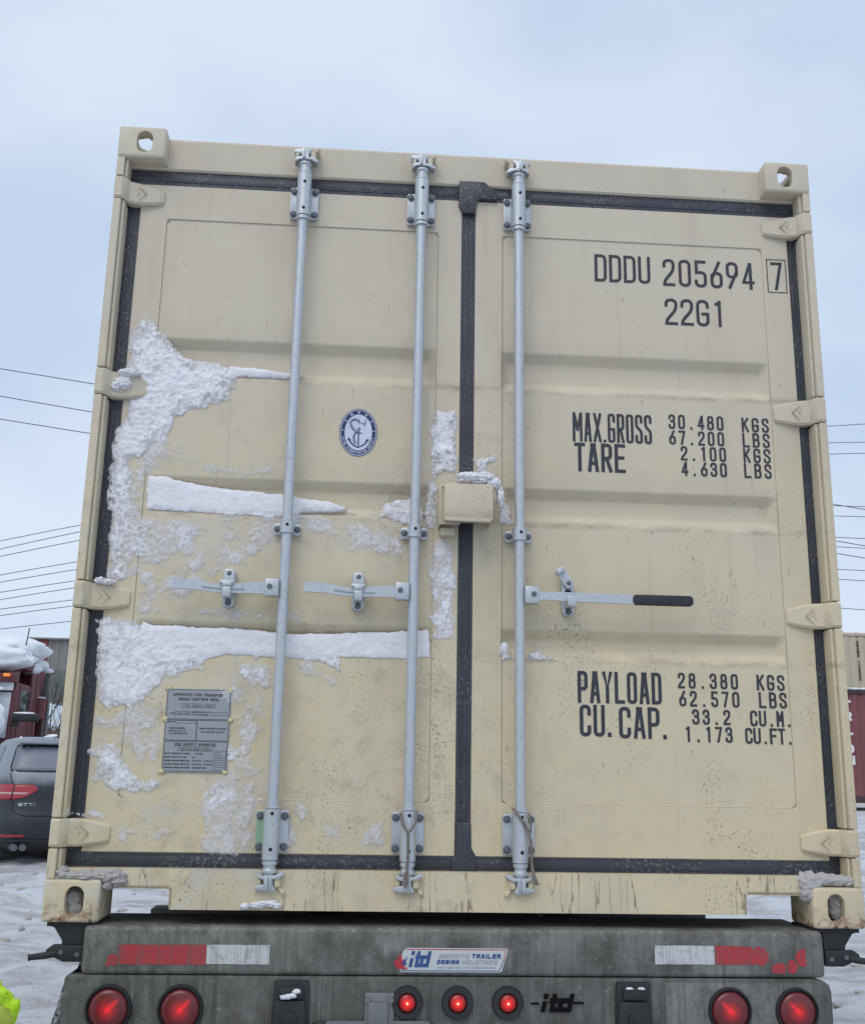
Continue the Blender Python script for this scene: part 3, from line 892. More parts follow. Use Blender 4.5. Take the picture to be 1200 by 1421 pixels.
TL.fit('MAX.GROSS', 1.580, 1.852, 1.531, .104, .0078, ypan)
TL.fit('TARE', 1.584, 1.759, 1.426, .101, .0102, ypan)
for txt, z, h in (('30.480', 1.589, .052), ('67.200', 1.533, .051)): TL.mono(txt, 1.911, 2.102, z, h, .0062, ypan, .0235)
for txt, z, h in (('2.100', 1.478, .051), ('4.630', 1.424, .050)): TL.mono(txt, 1.949, 2.106, z, h, .0062, ypan, .0235)
for txt, z in (('KGS', 1.588), ('LBS', 1.533), ('KGS', 1.478), ('LBS', 1.424)): TL.mono(txt, 2.166, 2.261, z, .052, .0062, ypan, .0245)
TL.fit('PAYLOAD', 1.583, 1.855, .660, .101, .0095, ypan)
TL.fit('CU.', 1.588, 1.690, .556, .099, .0100, ypan, gap=.20); TL.fit('CAP.', 1.714, 1.868, .552, .099, .0100, ypan, gap=.22)
TL.mono('28.380', 1.909, 2.106, .713, .050, .0062, ypan, .0235)
TL.mono('62.570', 1.911, 2.108, .656, .050, .0062, ypan, .0235)
TL.mono('33.2', 1.951, 2.076, .600, .048, .0062, ypan, .0235)
TL.mono('1.173', 1.924, 2.080, .545, .049, .0062, ypan, .0235)
TL.mono('KGS', 2.168, 2.260, .712, .051, .0062, ypan, .0245)
TL.mono('LBS', 2.172, 2.264, .656, .051, .0062, ypan, .0245)
TL.mono('CU.M.', 2.140, 2.279, .598, .050, .0062, ypan, .0240)
TL.mono('CU.FT.', 2.121, 2.279, .543, .050, .0062, ypan, .0240)
T.build('digit_frame', M['letter'], doorR)

# ------------------------------------------------------------------ locking bars
BY = .020                                    # bar axis
def bearing(b, x, z0, z1, sgn):
    """clamped bearing plate with four bolts and long sleeve; sgn=+1 top, -1 bottom"""
    pl = rrect(x - .049, x + .049, z0, z1, .008, 3)
    prism(b, pl, .056, .0655, .0015)
    zc, e = (z0 + z1)/2, .016
    sl0, sl1 = (z0 - .010, z1 + .030) if sgn > 0 else (z0 - .018, z1 + .004)
    lathe(b, (x, BY, sl0), (0, 0, 1), [(0, .019), (0, .0245), (sl1 - sl0, .0245), (sl1 - sl0, .019)], 24)
    box(b, x - .0225, x + .0225, BY, .0558, z0 + .002, z1 - .002)
    lathe(b, (x, BY, sl0 - .014), (0, 0, 1), [(0, .017), (0, .0225), (.011, .0225), (.011, .017)], 24)
    lathe(b, (x, BY, sl1 + .003), (0, 0, 1), [(0, .017), (0, .0225), (.009, .0225), (.009, .017)], 24)
    for dx in (-.037, .037):
        for dz in (z0 + e, z1 - e):
            lathe(b, (x + dx, .056, dz), (0, -1, 0), [(0, .0115), (.006, .0115), (.010, .008), (.011, 0)], 12, 1)
    for dz in (z0 + .012, z1 - .008):
        cyl(b, (x + .002, BY - .0254, dz), (x + .002, BY - .0230, dz), .0056, n=10, mi=2)
def mid_bearing(b, x, z):
    prism(b, rrect(x - .043, x + .043, z - .019, z + .019, .007, 3), .055, .0655, .0015)
    lathe(b, (x, BY, z - .021), (0, 0, 1), [(0, .017), (0, .0225), (.042, .0225), (.042, .017)], 24)
    box(b, x - .021, x + .021, BY, .0548, z - .0185, z + .0185)
    for dx in (-.032, .032): lathe(b, (x + dx, .055, z), (0, -1, 0), [(0, .0105), (.006, .0105), (.009, .007), (.010, 0)], 12, 1)
    cyl(b, (x + .002, BY - .0234, z + .004), (x + .002, BY - .0212, z + .004), .0054, n=10, mi=2)
def cam_end(b, x, zc, up, mir):
    """forged cam: stem, two hooked horns and a claw; up=+1 top of door"""
    m = -1 if mir else 1
    def z(d): return zc + up*d
    def zr(a, c): return sorted((z(a), z(c)))
    cyl(b, (x, BY, z(-.060)), (x, BY, z(-.012)), .0185, .0185, 20)
    lathe(b, (x, BY, z(-.014)), (0, 0, up), [(0, .0185), (.006, .0235), (.012, .0235), (.014, .017)], 20)
    # crossbar horns
    pts = [(-.036, -.004), (-.020, .006), (.018, .006), (.042, -.006), (.046, .002), (.030, .016), (.012, .016), (.010, .044), (-.012, .044), (-.014, .018), (-.032, .014)]
    pts = [(x + m*p[0], z(p[1])) for p in pts]
    prism(b, pts, BY - .020, BY + .016, .0025)
    pts = [(-.040, .036), (-.012, .030), (.012, .030), (.022, .046), (.018, .052), (-.020, .050), (-.040, .047)]
    prism(b, [(x + m*p[0], z(p[1])) for p in pts], BY - .014, BY + .018, .0025)
    a, c = zr(.008, .046)
    box(b, x - m*.006 - .005, x - m*.006 + .005, BY - .030, BY - .012, a, c, .002)
def keeper(x, zc, up, mir, par):
    m = -1 if mir else 1
    b = bmesh.new()
    for dx, w, h in ((.026, .018, .026), (-.028, .013, .018)):
        a, c = sorted((zc + up*(.026 - h/2), zc + up*(.026 + h/2)))
        box(b, x + m*dx - w/2, x + m*dx + w/2, BY - .014, .064, a, c, .004, 2)
    a, c = sorted((zc + up*.012, zc + up*.040)); box(b, x - .045, x + .045, .0605, .0645, a, c, .0015)
    pts = [(x + m*.030, zc + up*.040), (x + m*.046, zc + up*.046), (x + m*.050, zc + up*.058), (x + m*.036, zc + up*.056)]
    prism(b, pts, .010, .062, .002)
    return obj('cam_keeper', b, M['cream'], par, 35)
def handle(par, x, d, catch_x, grip=False):
    """d = -1: handle runs left of the bar"""
    b = bmesh.new()
    zc = .992
    box(b, *sorted((x + d*.014, x + d*.058)), -.006, .036, zc - .029, zc + .026, .004)
    cyl(b, (x + d*.042, -.0075, zc), (x + d*.042, -.004, zc), .009, n=14, mi=1)
    obj('handle_hub', b, [M['galv'], M['bolt']], par, 35)
    L_ = .345
    b = bmesh.new()
    # flat bar, slightly bent at mid length; front face facing the viewer
    if grip: st = [(.055, .016, .000), (.075, .013, -.001), (.16, .0145, .001), (.36, .0145, .004), (.372, .0145, .004)]
    else: st = [(.055, .018, .000), (.10, .0175, .000), (.175, .0135, -.006), (.225, .0135, -.004), (.27, .0155, .005), (L_, .0155, .007)]
    rows = []
    for s, hh, dz in st:
        xx = x + d*s; zz = zc - .004 + dz*(1 if not grip else -1); y = .004 - .010*min(1, s/.2)
        rows.append([b.verts.new((xx, y, zz - hh)), b.verts.new((xx, y, zz + hh)), b.verts.new((xx, y + .011, zz + hh)), b.verts.new((xx, y + .011, zz - hh))])
    for A, B in zip(rows, rows[1:]):
        for k in range(4): b.faces.new((A[k], A[(k+1) % 4], B[(k+1) % 4], B[k]))
    b.faces.new(rows[0]); b.faces.new(rows[-1])
    if not grip:       # pressed groove along the bar
        tube(b, [(x + d*.12, -.003, zc - .008), (x + d*.19, -.0075, zc - .010), (x + d*.25, -.0075, zc - .004)], .0035, 6)
    obj('handle', b, M['galv'], par)
    if grip:
        b = bmesh.new()
        prism(b, rrect(x + d*.360, x + d*.555, zc - .0255, zc + .0075, .012, 4), -.013, .006, .003)
        obj('handle_grip', b, M['rubbergrip'], par, 40)
    # catch plate with seat and swinging hasp
    b = bmesh.new(); cx = catch_x
    prism(b, rrect(cx - .020, cx + .020, zc - .060, zc + .062, .0195, 6), .050, .0725, .002)
    box(b, cx - .013, cx + .013, -.004, .050, zc - .036, zc - .016, .003)
    box(b, cx - .013, cx + .013, -.016, -.004, zc - .036, zc - .004, .003)
    lathe(b, (cx, .050, zc - .046), (0, -1, 0), [(0, .010), (.007, .010), (.010, .006), (.010, 0)], 12, 1)
    lathe(b, (cx, .044, zc + .046), (0, -1, 0), [(0, .0115), (.008, .0115), (.011, .007), (.011, 0)], 12, 1)
    if grip:
        box(b, cx - .010, cx + .010, .0485, .0499, zc + .012, zc + .026, mi=2)
        t = bmesh.new(); prism(t, rrect(-.016, .016, -.016, .058, .012, 4), .034, .044, .002)
        box(t, -.014, .014, .020, .034, .040, .056, .003)
        merge(b, t, 0, Matrix.Translation((cx, 0, zc + .046)) @ Matrix.Rotation(R(-36), 4, 'Y'))
    else:
        prism(b, rrect(cx - .017, cx + .017, zc + .010, zc + .060, .012, 4), .034, .044, .002)
        box(b, cx - .024, cx + .022, -.014, .036, zc + .004, zc + .016, .004)
        box(b, cx - .014, cx + .014, -.018, -.006, zc - .004, zc + .010, .003)
    obj('handle_catch', b, [M['galv'], M['bolt'], M['hole']], par, 35)
bars = []
for i, (x, d, cx, gr) in enumerate(((.642, -1, .468, False), (1.050, -1, .876, False), (1.390, 1, 1.552, True))):
    b = bmesh.new()
    cyl(b, (x, BY, .105), (x, BY, 2.470), .0165, n=28)
    bar = obj('locking_bar', b, M['galv'], con, 40, ('locking bar at the far left with its handle lying left', 'locking bar left of the centre seal', 'locking bar right of the centre seal, its handle tipped with a black rubber grip')[i])
    for z0, z1, s in ((2.298, 2.418, 1), (.196, .318, -1)):
        b = bmesh.new(); bearing(b, x, z0, z1, s); o = obj('bearing_bracket', b, [M['galv'], M['bolt'], M['hole']], bar, 35)
    b = bmesh.new(); mid_bearing(b, x, 1.190); obj('bearing_bracket', b, [M['galv'], M['bolt'], M['hole']], bar, 35)
    b = bmesh.new(); cam_end(b, x, 2.492, 1, gr); obj('cam', b, M['galv'], bar, 35)
    b = bmesh.new(); cam_end(b, x, .140, -1, gr); obj('cam', b, M['galv'], bar, 35)
    handle(bar, x, d, cx, gr)
    keeper(x, 2.492, 1, gr, con); keeper(x, .140, -1, gr, con)
    bars.append(bar)
# one bracket plate keeps a green zinc tint
b = bmesh.new(); prism(b, rrect(.594, .6225, .199, .315, .006, 3), .0545, .0559, .0004); obj('bracket_shim', b, M['greenplate'], bars[0], None, 'green tinted plate edge')

# ------------------------------------------------------------------ lock box, stop block
b = bmesh.new()
x0, x1, z0, z1 = 1.141, 1.297, 1.222, 1.340
t_ = .005
box(b, x0, x1, -.034, -.034 + t_, z0, z1, .002)                       # face
box(b, x0, x1, -.0285, .0685, z1 - t_, z1 - .0004, .001)              # top
box(b, x0, x0 + t_, -.0285, .066, z0, z1 - t_ - .0004)                # sides
box(b, x1 - t_, x1, -.0285, .0685, z0, z1 - t_ - .0004)
prism(b, [(x0 + .004, z0 - .006), (x1 - .01, z0 - .008), (x1, z0 + .004), (x0, z0 + .006)], -.036, -.029, .001)
box(b, x0 + .004, x1 - .006, .002, .008, z0 - .002, z0 + .05)         # inner plate
obj('lock_box', b, M['cream'], con, 35)
b = bmesh.new()                                                        # the bracket it closes over, on the left leaf
box(b, 1.127, 1.1345, .004, .0695, 1.214, 1.343, .001); box(b, 1.1348, 1.195, .004, .0695, 1.336, 1.3428, .001)
box(b, 1.1348, 1.195, .008, .014, 1.214, 1.3355)
box(b, 1.134, 1.180, .030, .0695, 1.183, 1.207, .003)
obj('lock_box_bracket', b, M['cream'], con, 35)

# ------------------------------------------------------------------ data plate
px0, px1, pz0, pz1 = .297, .494, .424, .676
py = DY - .0005
b = bmesh.new(); box(b, px0, px1, py, py + .0035, pz0, pz1, .0008)
dp = obj('data_plate', b, M['plate'], con)
pw, ph = px1 - px0, pz1 - pz0
T = Text(); yt = py - .0004
def pl(u, w): return px0 + u*pw, pz1 - w*ph
def pline(u0, w0, u1, w1, sw=.0011):
    a, c = pl(u0, w0); d_, e = pl(u1, w1); T.k += 1; kk = T.k
    stroke(T.v, T.f, [(a, c), (d_, e)], sw, lambda q, r: (q, yt - .00006*(kk % 5), r))
def ptext(s, u0, u1, w, h, sw, shear=0):
    x0_, z0_ = pl(u0, w); x1_, _ = pl(u1, w); T.fit(s, x0_, x1_, z0_, h*ph, sw, yt, shear, gap=.25)
def pbox(u0, w0, u1, w1, sw=.0010):
    pline(u0, w0, u1, w0, sw); pline(u1, w0, u1, w1, sw); pline(u1, w1, u0, w1, sw); pline(u0, w1, u0, w0, sw)
pbox(.015, .010, .985, .365, .0016); pbox(.015, .378, .485, .620, .0014); pbox(.505, .378, .985, .620, .0014); pbox(.015, .632, .985, .985, .0016)
ptext('APPROVED FOR TRANSPORT', .10, .90, .090, .036, .0016); ptext('UNDER CUSTOMS SEAL', .18, .82, .143, .036, .0016)
pbox(.24, .180, .76, .225); ptext('T-BV 2005-01/2024', .27, .73, .218, .026, .0009)
ptext('TYPE', .06, .13, .310, .020, .0008); pbox(.135, .275, .375, .315); ptext('LX20-168', .15, .36, .309, .022, .0009)
ptext('MANUFACTURERS NO.', .40, .68, .290, .019, .0008); ptext('OF THE CONTAINER', .40, .66, .322, .019, .0008); pbox(.70, .280, .95, .315)
ptext('OWNER NO.', .03, .15, .408, .018, .0008); pbox(.155, .384, .475, .415)
ptext('TIMBER COMPONENT', .07, .32, .485, .018, .0009); ptext('SERVICE CO., LTD.', .07, .34, .517, .018, .0009); ptext('WWW.CONTAINERS.COM', .07, .36, .547, .016, .0009)
ptext('TIMBER COMPONENT TREATMENT', .53, .96, .485, .018, .0009); ptext('IM/TAILEILEUM 400/2024', .57, .93, .525, .018, .0009)
ptext('CSC SAFETY APPROVAL', .18, .82, .690, .038, .0017)
pbox(.24, .705, .76, .745); ptext('CN/CCS-20051/2024', .28, .72, .740, .025, .0009)
ptext('DATE MANUFACTURED', .03, .42, .787, .020, .0010); ptext('02 2024', .51, .62, .787, .020, .0009)
ptext('IDENTIFICATION NO.', .03, .38, .829, .020, .0010); ptext('20', .46, .50, .829, .020, .0009)
ptext('MAXIMUM OPERATING GROSS MASS', .03, .42, .871, .019, .0009); ptext('30,480 KG   67,200 LB', .46, .77, .871, .019, .0009)
ptext('ALLOWABLE STACKING LOAD FOR 1.8G', .03, .42, .912, .019, .0009); ptext('216,000 KG  476,200 LB', .46, .77, .912, .019, .0009)
ptext('TRANSVERSE RACKING TEST FORCE', .03, .42, .953, .019, .0009); ptext('150,000 NEWTONS', .46, .68, .953, .019, .0009)
pbox(.79, .740, .97, .830); pbox(.79, .850, .97, .965)
for k in range(3): pline(.81, .760 + k*.025, .90, .760 + k*.025, .0012); pline(.81, .875 + k*.028, .95, .875 + k*.028, .0012)
T.build('lettering', M['platetext'], dp)
b = bmesh.new()
for u, w in ((.02, .0), (.98, .0), (0, .37), (1.0, .37), (0, .99), (.97, .99)):
    a, c = pl(u, w); b = bmesh.new(); blob(b, (a, py + .001, c), (.0085, .0025, .0075), .6, 2.5, int(u*7 + w*13), 3); obj('rivet', b, M['glue'], dp, 180)

# ------------------------------------------------------------------ class emblem
ex, ez, erx, erz = .858, 1.533, .0635, .0835
def ellipse(b, rx, rz, y, n=64, r0=None, mi=0):
    A = [b.verts.new((ex + rx*math.cos(2*math.pi*i/n), y, ez + rz*math.sin(2*math.pi*i/n))) for i in range(n)]
    if r0 is None: b.faces.new(A).material_index = mi
    else:
        B = [b.verts.new((ex + r0[0]*math.cos(2*math.pi*i/n), y, ez + r0[1]*math.sin(2*math.pi*i/n))) for i in range(n)]
        for i in range(n): b.faces.new((A[i], A[(i+1) % n], B[(i+1) % n], B[i])).material_index = mi
b = bmesh.new()
yE = DY + .0022
ellipse(b, erx, erz, yE)
em = obj('emblem', b, M['emwhite'], con)
b = bmesh.new()
ellipse(b, erx - .0004, erz - .0004, yE - .0004, r0=(erx - .0028, erz - .0028)); ellipse(b, erx - .0055, erz - .0055, yE - .0004, r0=(.0455, .0630))
obj('ring', b, M['blue'], em)
T = Text()
txt = 'CHINA CLASSIFICATION SOCIETY'
for i, c in enumerate(txt):
    a = R(196 + (344 - 196)*i/(len(txt)-1))
    cx_, cz_ = ex + .0515*math.cos(a), ez + .0702*math.sin(a)
    tang = math.atan2(.0702*math.cos(a), -.0515*math.sin(a))
    T.glyph(c, cx_ - .0026, cz_ - .0042, .0052, .0084, .00125, yE - .0008, 0, tang)
for c, a in (('zhong', 146), ('guo', 118), ('chuan', 90), ('ji', 62), ('she', 34)):
    ar = R(a); cx_, cz_ = ex + .0515*math.cos(ar), ez + .0702*math.sin(ar)
    tang = math.atan2(.0702*math.cos(ar), -.0515*math.sin(ar)) + math.pi
    T.glyph(c, cx_ - .0043, cz_ - .0046, .0086, .0092, .0010, yE - .0008, 0, tang)
for s in (-1, 1):
    T.k += 1; stroke(T.v, T.f, [(ex + s*.0515 - .0015, ez + .006), (ex + s*.0515 + .0015, ez + .006)], .003, lambda q, r: (q, yE - .0008, r))
T.build('lettering', M['emwhite'], em)
T = Text()
def estroke(pts, w, lay=0): 
    T.k += 1; kk = T.k
    stroke(T.v, T.f, [(ex + p[0], ez + p[1]) for p in pts], w, lambda q, r: (q, yE - .0005 - .00006*(kk % 7), r))
estroke([(.001, .008), (.001, -.044)], .0042); estroke([(-.011, -.002), (.013, -.002)], .0028)            # anchor
estroke([(.0015 + .0042*math.cos(a), .0115 + .0042*math.sin(a)) for a in np.linspace(0, 2*math.pi, 13)], .0022)
estroke([(-.030, -.024), (-.026, -.034), (-.014, -.046), (.0, -.052), (.014, -.046), (.026, -.036), (.031, -.025)], .0046)
estroke([(-.034, -.027), (-.031, -.021), (-.024, -.028)], .0030); estroke([(.035, -.029), (.032, -.022), (.025, -.030)], .0030)
T.build('anchor', M['blue'], em)
T = Text()
sp = [(-.010, -.040), (-.013, -.026), (-.014, -.012), (-.004, .002), (-.016, .010), (-.026, .024), (-.027, .036), (-.016, .045), (-.004, .044), (.002, .034), (.012, .032), (.022, .026), (.024, .036), (.022, .044)]
for k in range(len(sp) - 1):
    a, c = np.array(sp[k]), np.array(sp[k+1]); 
    nv = np.array([-(c - a)[1], (c - a)[0]]); nv = nv/np.linalg.norm(nv)
    for o_ in (-.0030, .0, .0030) if k < 9 else (0.,): estroke([a + nv*o_, (a + c)/2 + nv*(o_ + .001), c + nv*o_], .0014)
for k in range(70):           # scales, claws and whiskers as short pen strokes
    i = random.randrange(len(sp) - 1); t_k = random.random(); p = np.array(sp[i])*(1 - t_k) + np.array(sp[i+1])*t_k
    p = p + np.array([random.uniform(-.004, .004), random.uniform(-.004, .004)]); a = random.uniform(0, 6.28); l = random.uniform(.002, .0055); estroke([p, p + l*np.array([math.cos(a), math.sin(a)])], .0012)
T.build('line_art', M['emgrey'], em)

# ------------------------------------------------------------------ tie wires hanging from two bars
def twist(b, pts, r, rad, turns):
    pts = [np.array(p, float) for p in pts]
    d = np.concatenate([[0], np.cumsum([np.linalg.norm(q - p) for p, q in zip(pts, pts[1:])])])
    n = int(turns*10)
    for ph in (0, math.pi):
        out = []
        for i in range(n + 1):
            s = d[-1]*i/n
            p = [np.interp(s, d, [q[k] for q in pts]) for k in range(3)]
            a = 2*math.pi*turns*i/n + ph
            out.append((p[0] + rad*math.cos(a), p[1] + rad*math.sin(a)*.8, p[2]))
        tube(b, out, r, 6)
x = 1.050; b = bmesh.new()
twist(b, [(x - .026, .0, .318), (x - .018, -.014, .285), (x - .002, -.012, .262), (x, -.011, .20), (x - .003, -.010, .15), (x - .004, -.012, .112)], .0022, .0030, 13)
twist(b, [(x + .028, .004, .322), (x + .020, -.012, .290), (x + .006, -.013, .266), (x, -.011, .262)], .0018, .0022, 5)
tube(b, [(x - .008, -.008, .150), (x - .012, -.012, .120), (x - .006, -.013, .104), (x + .002, -.012, .118), (x, -.008, .150)], .0022, 6)
tag(obj('tie_wire', b, M['wire'], None, 60), 'twisted rusty wire hanging straight down the middle locking bar', 'wire').location = (0, 0, ZB)
x = 1.390; b = bmesh.new()
twist(b, [(x - .026, .010, .338), (x - .016, -.010, .320), (x + .004, -.012, .298), (x + .020, -.006, .272), (x + .028, -.004, .24), (x + .030, -.006, .18), (x + .036, -.008, .140), (x + .040, -.010, .118)], .0022, .0034, 14)
twist(b, [(x + .024, .0, .322), (x + .028, -.006, .29), (x + .027, -.005, .265)], .0018, .0022, 4)
twist(b, [(x + .030, -.006, .165), (x + .040, -.010, .135), (x + .048, -.006, .118)], .0020, .0030, 5)
tag(obj('tie_wire', b, M['wire'], None, 60), 'twisted rusty wire slung beside the locking bar right of the centre seal', 'wire').location = (0, 0, ZB)

# ================================================================== SNOW CAKED ON THE DOORS
def poly_sd(px, pz, poly):
    """signed distance (positive inside) of points to a polygon"""
    n = len(poly); d2 = np.full(px.shape, 1e9); ins = np.zeros(px.shape, bool)
    for i in range(n):
        x0_, z0_ = poly[i]; x1_, z1_ = poly[(i+1) % n]
        dx, dz = x1_-x0_, z1_-z0_
        t = np.clip(((px-x0_)*dx + (pz-z0_)*dz)/(dx*dx + dz*dz + 1e-12), 0, 1)
        d2 = np.minimum(d2, (px - x0_ - t*dx)**2 + (pz - z0_ - t*dz)**2)
        c = ((z0_ > pz) != (z1_ > pz)) & (px < dx*(pz-z0_)/(dz + 1e-12*(dz == 0)) + x0_)
        ins ^= c
    return np.where(ins, 1, -1)*np.sqrt(d2)
# outline in photo pixels, measured on the door plane; (kind, thickness m, coverage 0..1, points)
SN = [
 ('t', .026, 1.0, [(199,438),(214,447),(232,462),(250,483),(256,495),(292,500),(334,507),(337,522),(328,540),(322,555),(292,564),(268,572),(247,580),(240,594),(232,612),(206,625),(195,640),(150,645),(154,612),(160,592),(170,582),(178,555),(181,522),(172,517),(176,495),(181,456)]),
 ('f', .011, .95, [(206,585),(240,594),(241,618),(265,632),(304,642),(280,648),(226,645),(205,660),(200,708),(199,759),(180,790),(150,800),(160,700),(190,640)]),
 ('t', .024, .94, [(158,598),(198,600),(186,640),(186,680),(180,720),(176,760),(182,790),(172,812),(140,806),(148,777),(145,745),(154,720),(146,708),(145,675)]),
 ('t', .012, .60, [(150,640),(185,640),(204,662),(202,712),(298,718),(295,737),(276,754),(262,772),(235,777),(199,791),(182,816),(174,806),(150,790)]),
 ('f', .010, .80, [(185,640),(205,662),(202,712),(298,718),(295,737),(276,754),(270,774),(242,777),(199,791),(182,816),(174,806),(180,760)]),
 ('g', .008, 1.0, [(318,506),(370,511),(424,519),(400,526),(318,522)]),
 ('f', .012, .95, [(240,612),(262,628),(300,640),(338,650),(368,645),(386,632),(389,600),(396,600),(393,640),(378,656),(350,662),(310,660),(270,650),(232,630)]),
 ('g', .008, 1.0, [(205,660),(229,661),(280,672),(325,678),(388,684),(424,690),(457,694),(481,704),(478,709),(458,711),(400,712),(390,718),(361,716),(286,711),(202,708)]),
 ('f', .006, .85, [(474,706),(525,706),(524,716),(458,713)]),
 ('t', .024, 1.0, [(530,691),(553,693),(570,691),(590,694),(590,735),(567,730),(542,724),(521,720)]),
 ('t', .030, 1.0, [(601,568),(631,568),(637,591),(637,656),(609,662),(606,690),(604,735),(585,735),(587,690),(598,656),(594,633),(597,585)]),
 ('t', .013, .88, [(612,742),(631,752),(634,800),(634,890),(600,890),(594,857),(592,761)]),
 ('t', .032, 1.0, [(654,636),(669,633),(693,629),(692,639),(676,648),(688,668),(696,679),(694,705),(688,690),(676,668),(640,668),(645,660),(656,655)]),
 ('t', .020, 1.0, [(699,691),(709,701),(710,730),(692,727),(692,707)]),
 ('t', .028, 1.0, [(693,891),(702,886),(710,899),(712,917),(692,917)]),
 ('t', .030, 1.0, [(728,908),(745,897),(773,912),(784,920),(728,918)]),
 ('g', .008, 1.0, [(196,861),(213,866),(298,870),(340,872),(410,879),(564,875),(595,872),(597,912),(564,915),(473,912),(424,915),(375,912),(319,908),(287,916),(240,914),(196,912)]),
 ('t', .018, .96, [(130,859),(152,850),(188,859),(213,866),(298,870),(340,872),(410,879),(564,875),(595,872),(597,912),(564,915),(473,912),(475,933),(459,929),(424,915),(375,912),(319,908),(287,919),(284,935),(259,938),(230,944),(213,966),(193,986),(168,983),(151,992),(137,981),(134,961),(128,935),(133,918),(128,901),(131,879)]),
 ('t', .016, .9, [(332,918),(352,914),(376,922),(378,938),(375,955),(363,964),(352,950),(330,938)]),
 ('f', .012, .85, [(296,915),(335,915),(335,940),(300,945)]),
 ('f', .012, .85, [(405,915),(440,918),(475,940),(472,955),(440,952),(415,940)]),
 ('t', .017, .86, [(124,1034),(148,1030),(165,1032),(185,1060),(202,1083),(230,1077),(225,1091),(205,1104),(162,1102),(142,1087),(128,1093),(113,1095),(117,1083),(126,1071),(130,1055),(112,1048),(113,1040)]),
 ('f', .010, .85, [(126,985),(170,990),(185,1000),(170,1030),(120,1036)]),
 ('t', .015, .85, [(287,1083),(312,1080),(349,1063),(368,1049),(366,1074),(327,1085),(355,1102),(350,1116),(327,1128),(281,1134),(276,1110)]),
 ('t', .014, .9, [(306,1036),(318,1028),(330,1036),(352,1030),(352,1044),(338,1056),(318,1062),(304,1058)]),
 ('f', .013, .92, [(395,1068),(404,1078),(417,1100),(432,1118),(426,1150),(412,1140),(402,1120)]),
 ('f', .013, .95, [(384,1138),(402,1130),(414,1150),(412,1186),(384,1184)]),
 ('f', .010, .80, [(118,985),(150,992),(230,950),(228,1075),(190,1065),(165,1030),(124,1032)]),
 ('f', .009, .75, [(296,1075),(370,1050),(362,1120),(352,1182),(285,1184),(270,1120)]),
 ('f', .008, .72, [(186,790),(260,770),(300,735),(300,690),(388,715),(384,760),(300,800),(230,860),(190,856)]),
 ('f', .006, .62, [(150,1140),(215,1130),(250,1150),(230,1175),(150,1172)]),
 ('f', .009, .74, [(440,1150),(468,1130),(478,1140),(470,1165),(445,1175)]),
 ('f', .010, .78, [(500,1150),(530,1128),(540,1140),(538,1184),(490,1184)]),
 ('f', .010, .78, [(255,1000),(340,1085),(290,1120),(270,1190),(330,1190),(360,1110),(366,1050)]),
 ('f', .009, .74, [(290,960),(372,880),(368,1030),(340,1060)]),
 ('f', .008, .72, [(395,700),(560,735),(565,770),(505,775),(400,730)]),
 ('f', .009, .74, [(210,830),(260,835),(420,850),(415,868),(300,862),(200,856)]),
 ('t', .016, .85, [(87,1130),(100,1122),(120,1124),(132,1118),(150,1130),(152,1142),(110,1137)]),
 ('f', .010, .75, [(117,1140),(150,1132),(150,1158),(120,1166)]),
]
STEP = .0034
sx_ = np.arange(.02, 1.56, STEP); sz_ = np.arange(.14, 1.99, STEP)
SX, SZ = np.meshgrid(sx_, sz_)
base = np.full(SX.shape, .083)
mL = (SX > DL['x0']) & (SX < DL['x1']); mR = (SX > DR['x0']) & (SX < DR['x1'])
base = np.where(mL, door_y(SX, SZ, DL), base); base = np.where(mR, door_y(SX, SZ, DR), base)
e1 = fbm(SX*26, SZ*26, 4, 5, .6) - .5; e2 = fbm(SX*95, SZ*95, 3, 51, .6) - .5
n_big = fbm(SX*30, SZ*34, 5, 71, .62); n_fine = fbm(SX*120, SZ*120, 3, 91, .65)
patch = fbm(SX*20, SZ*24, 6, 131, .66)
Hs = np.zeros(SX.shape); Fs = np.zeros(SX.shape); As = np.zeros(SX.shape)
n_mid = fbm(SX*64, SZ*58, 4, 171, .65)
swirl = fbm(SX*36 + 3*e1, SZ*36 + 3*e2, 5, 211, .7)
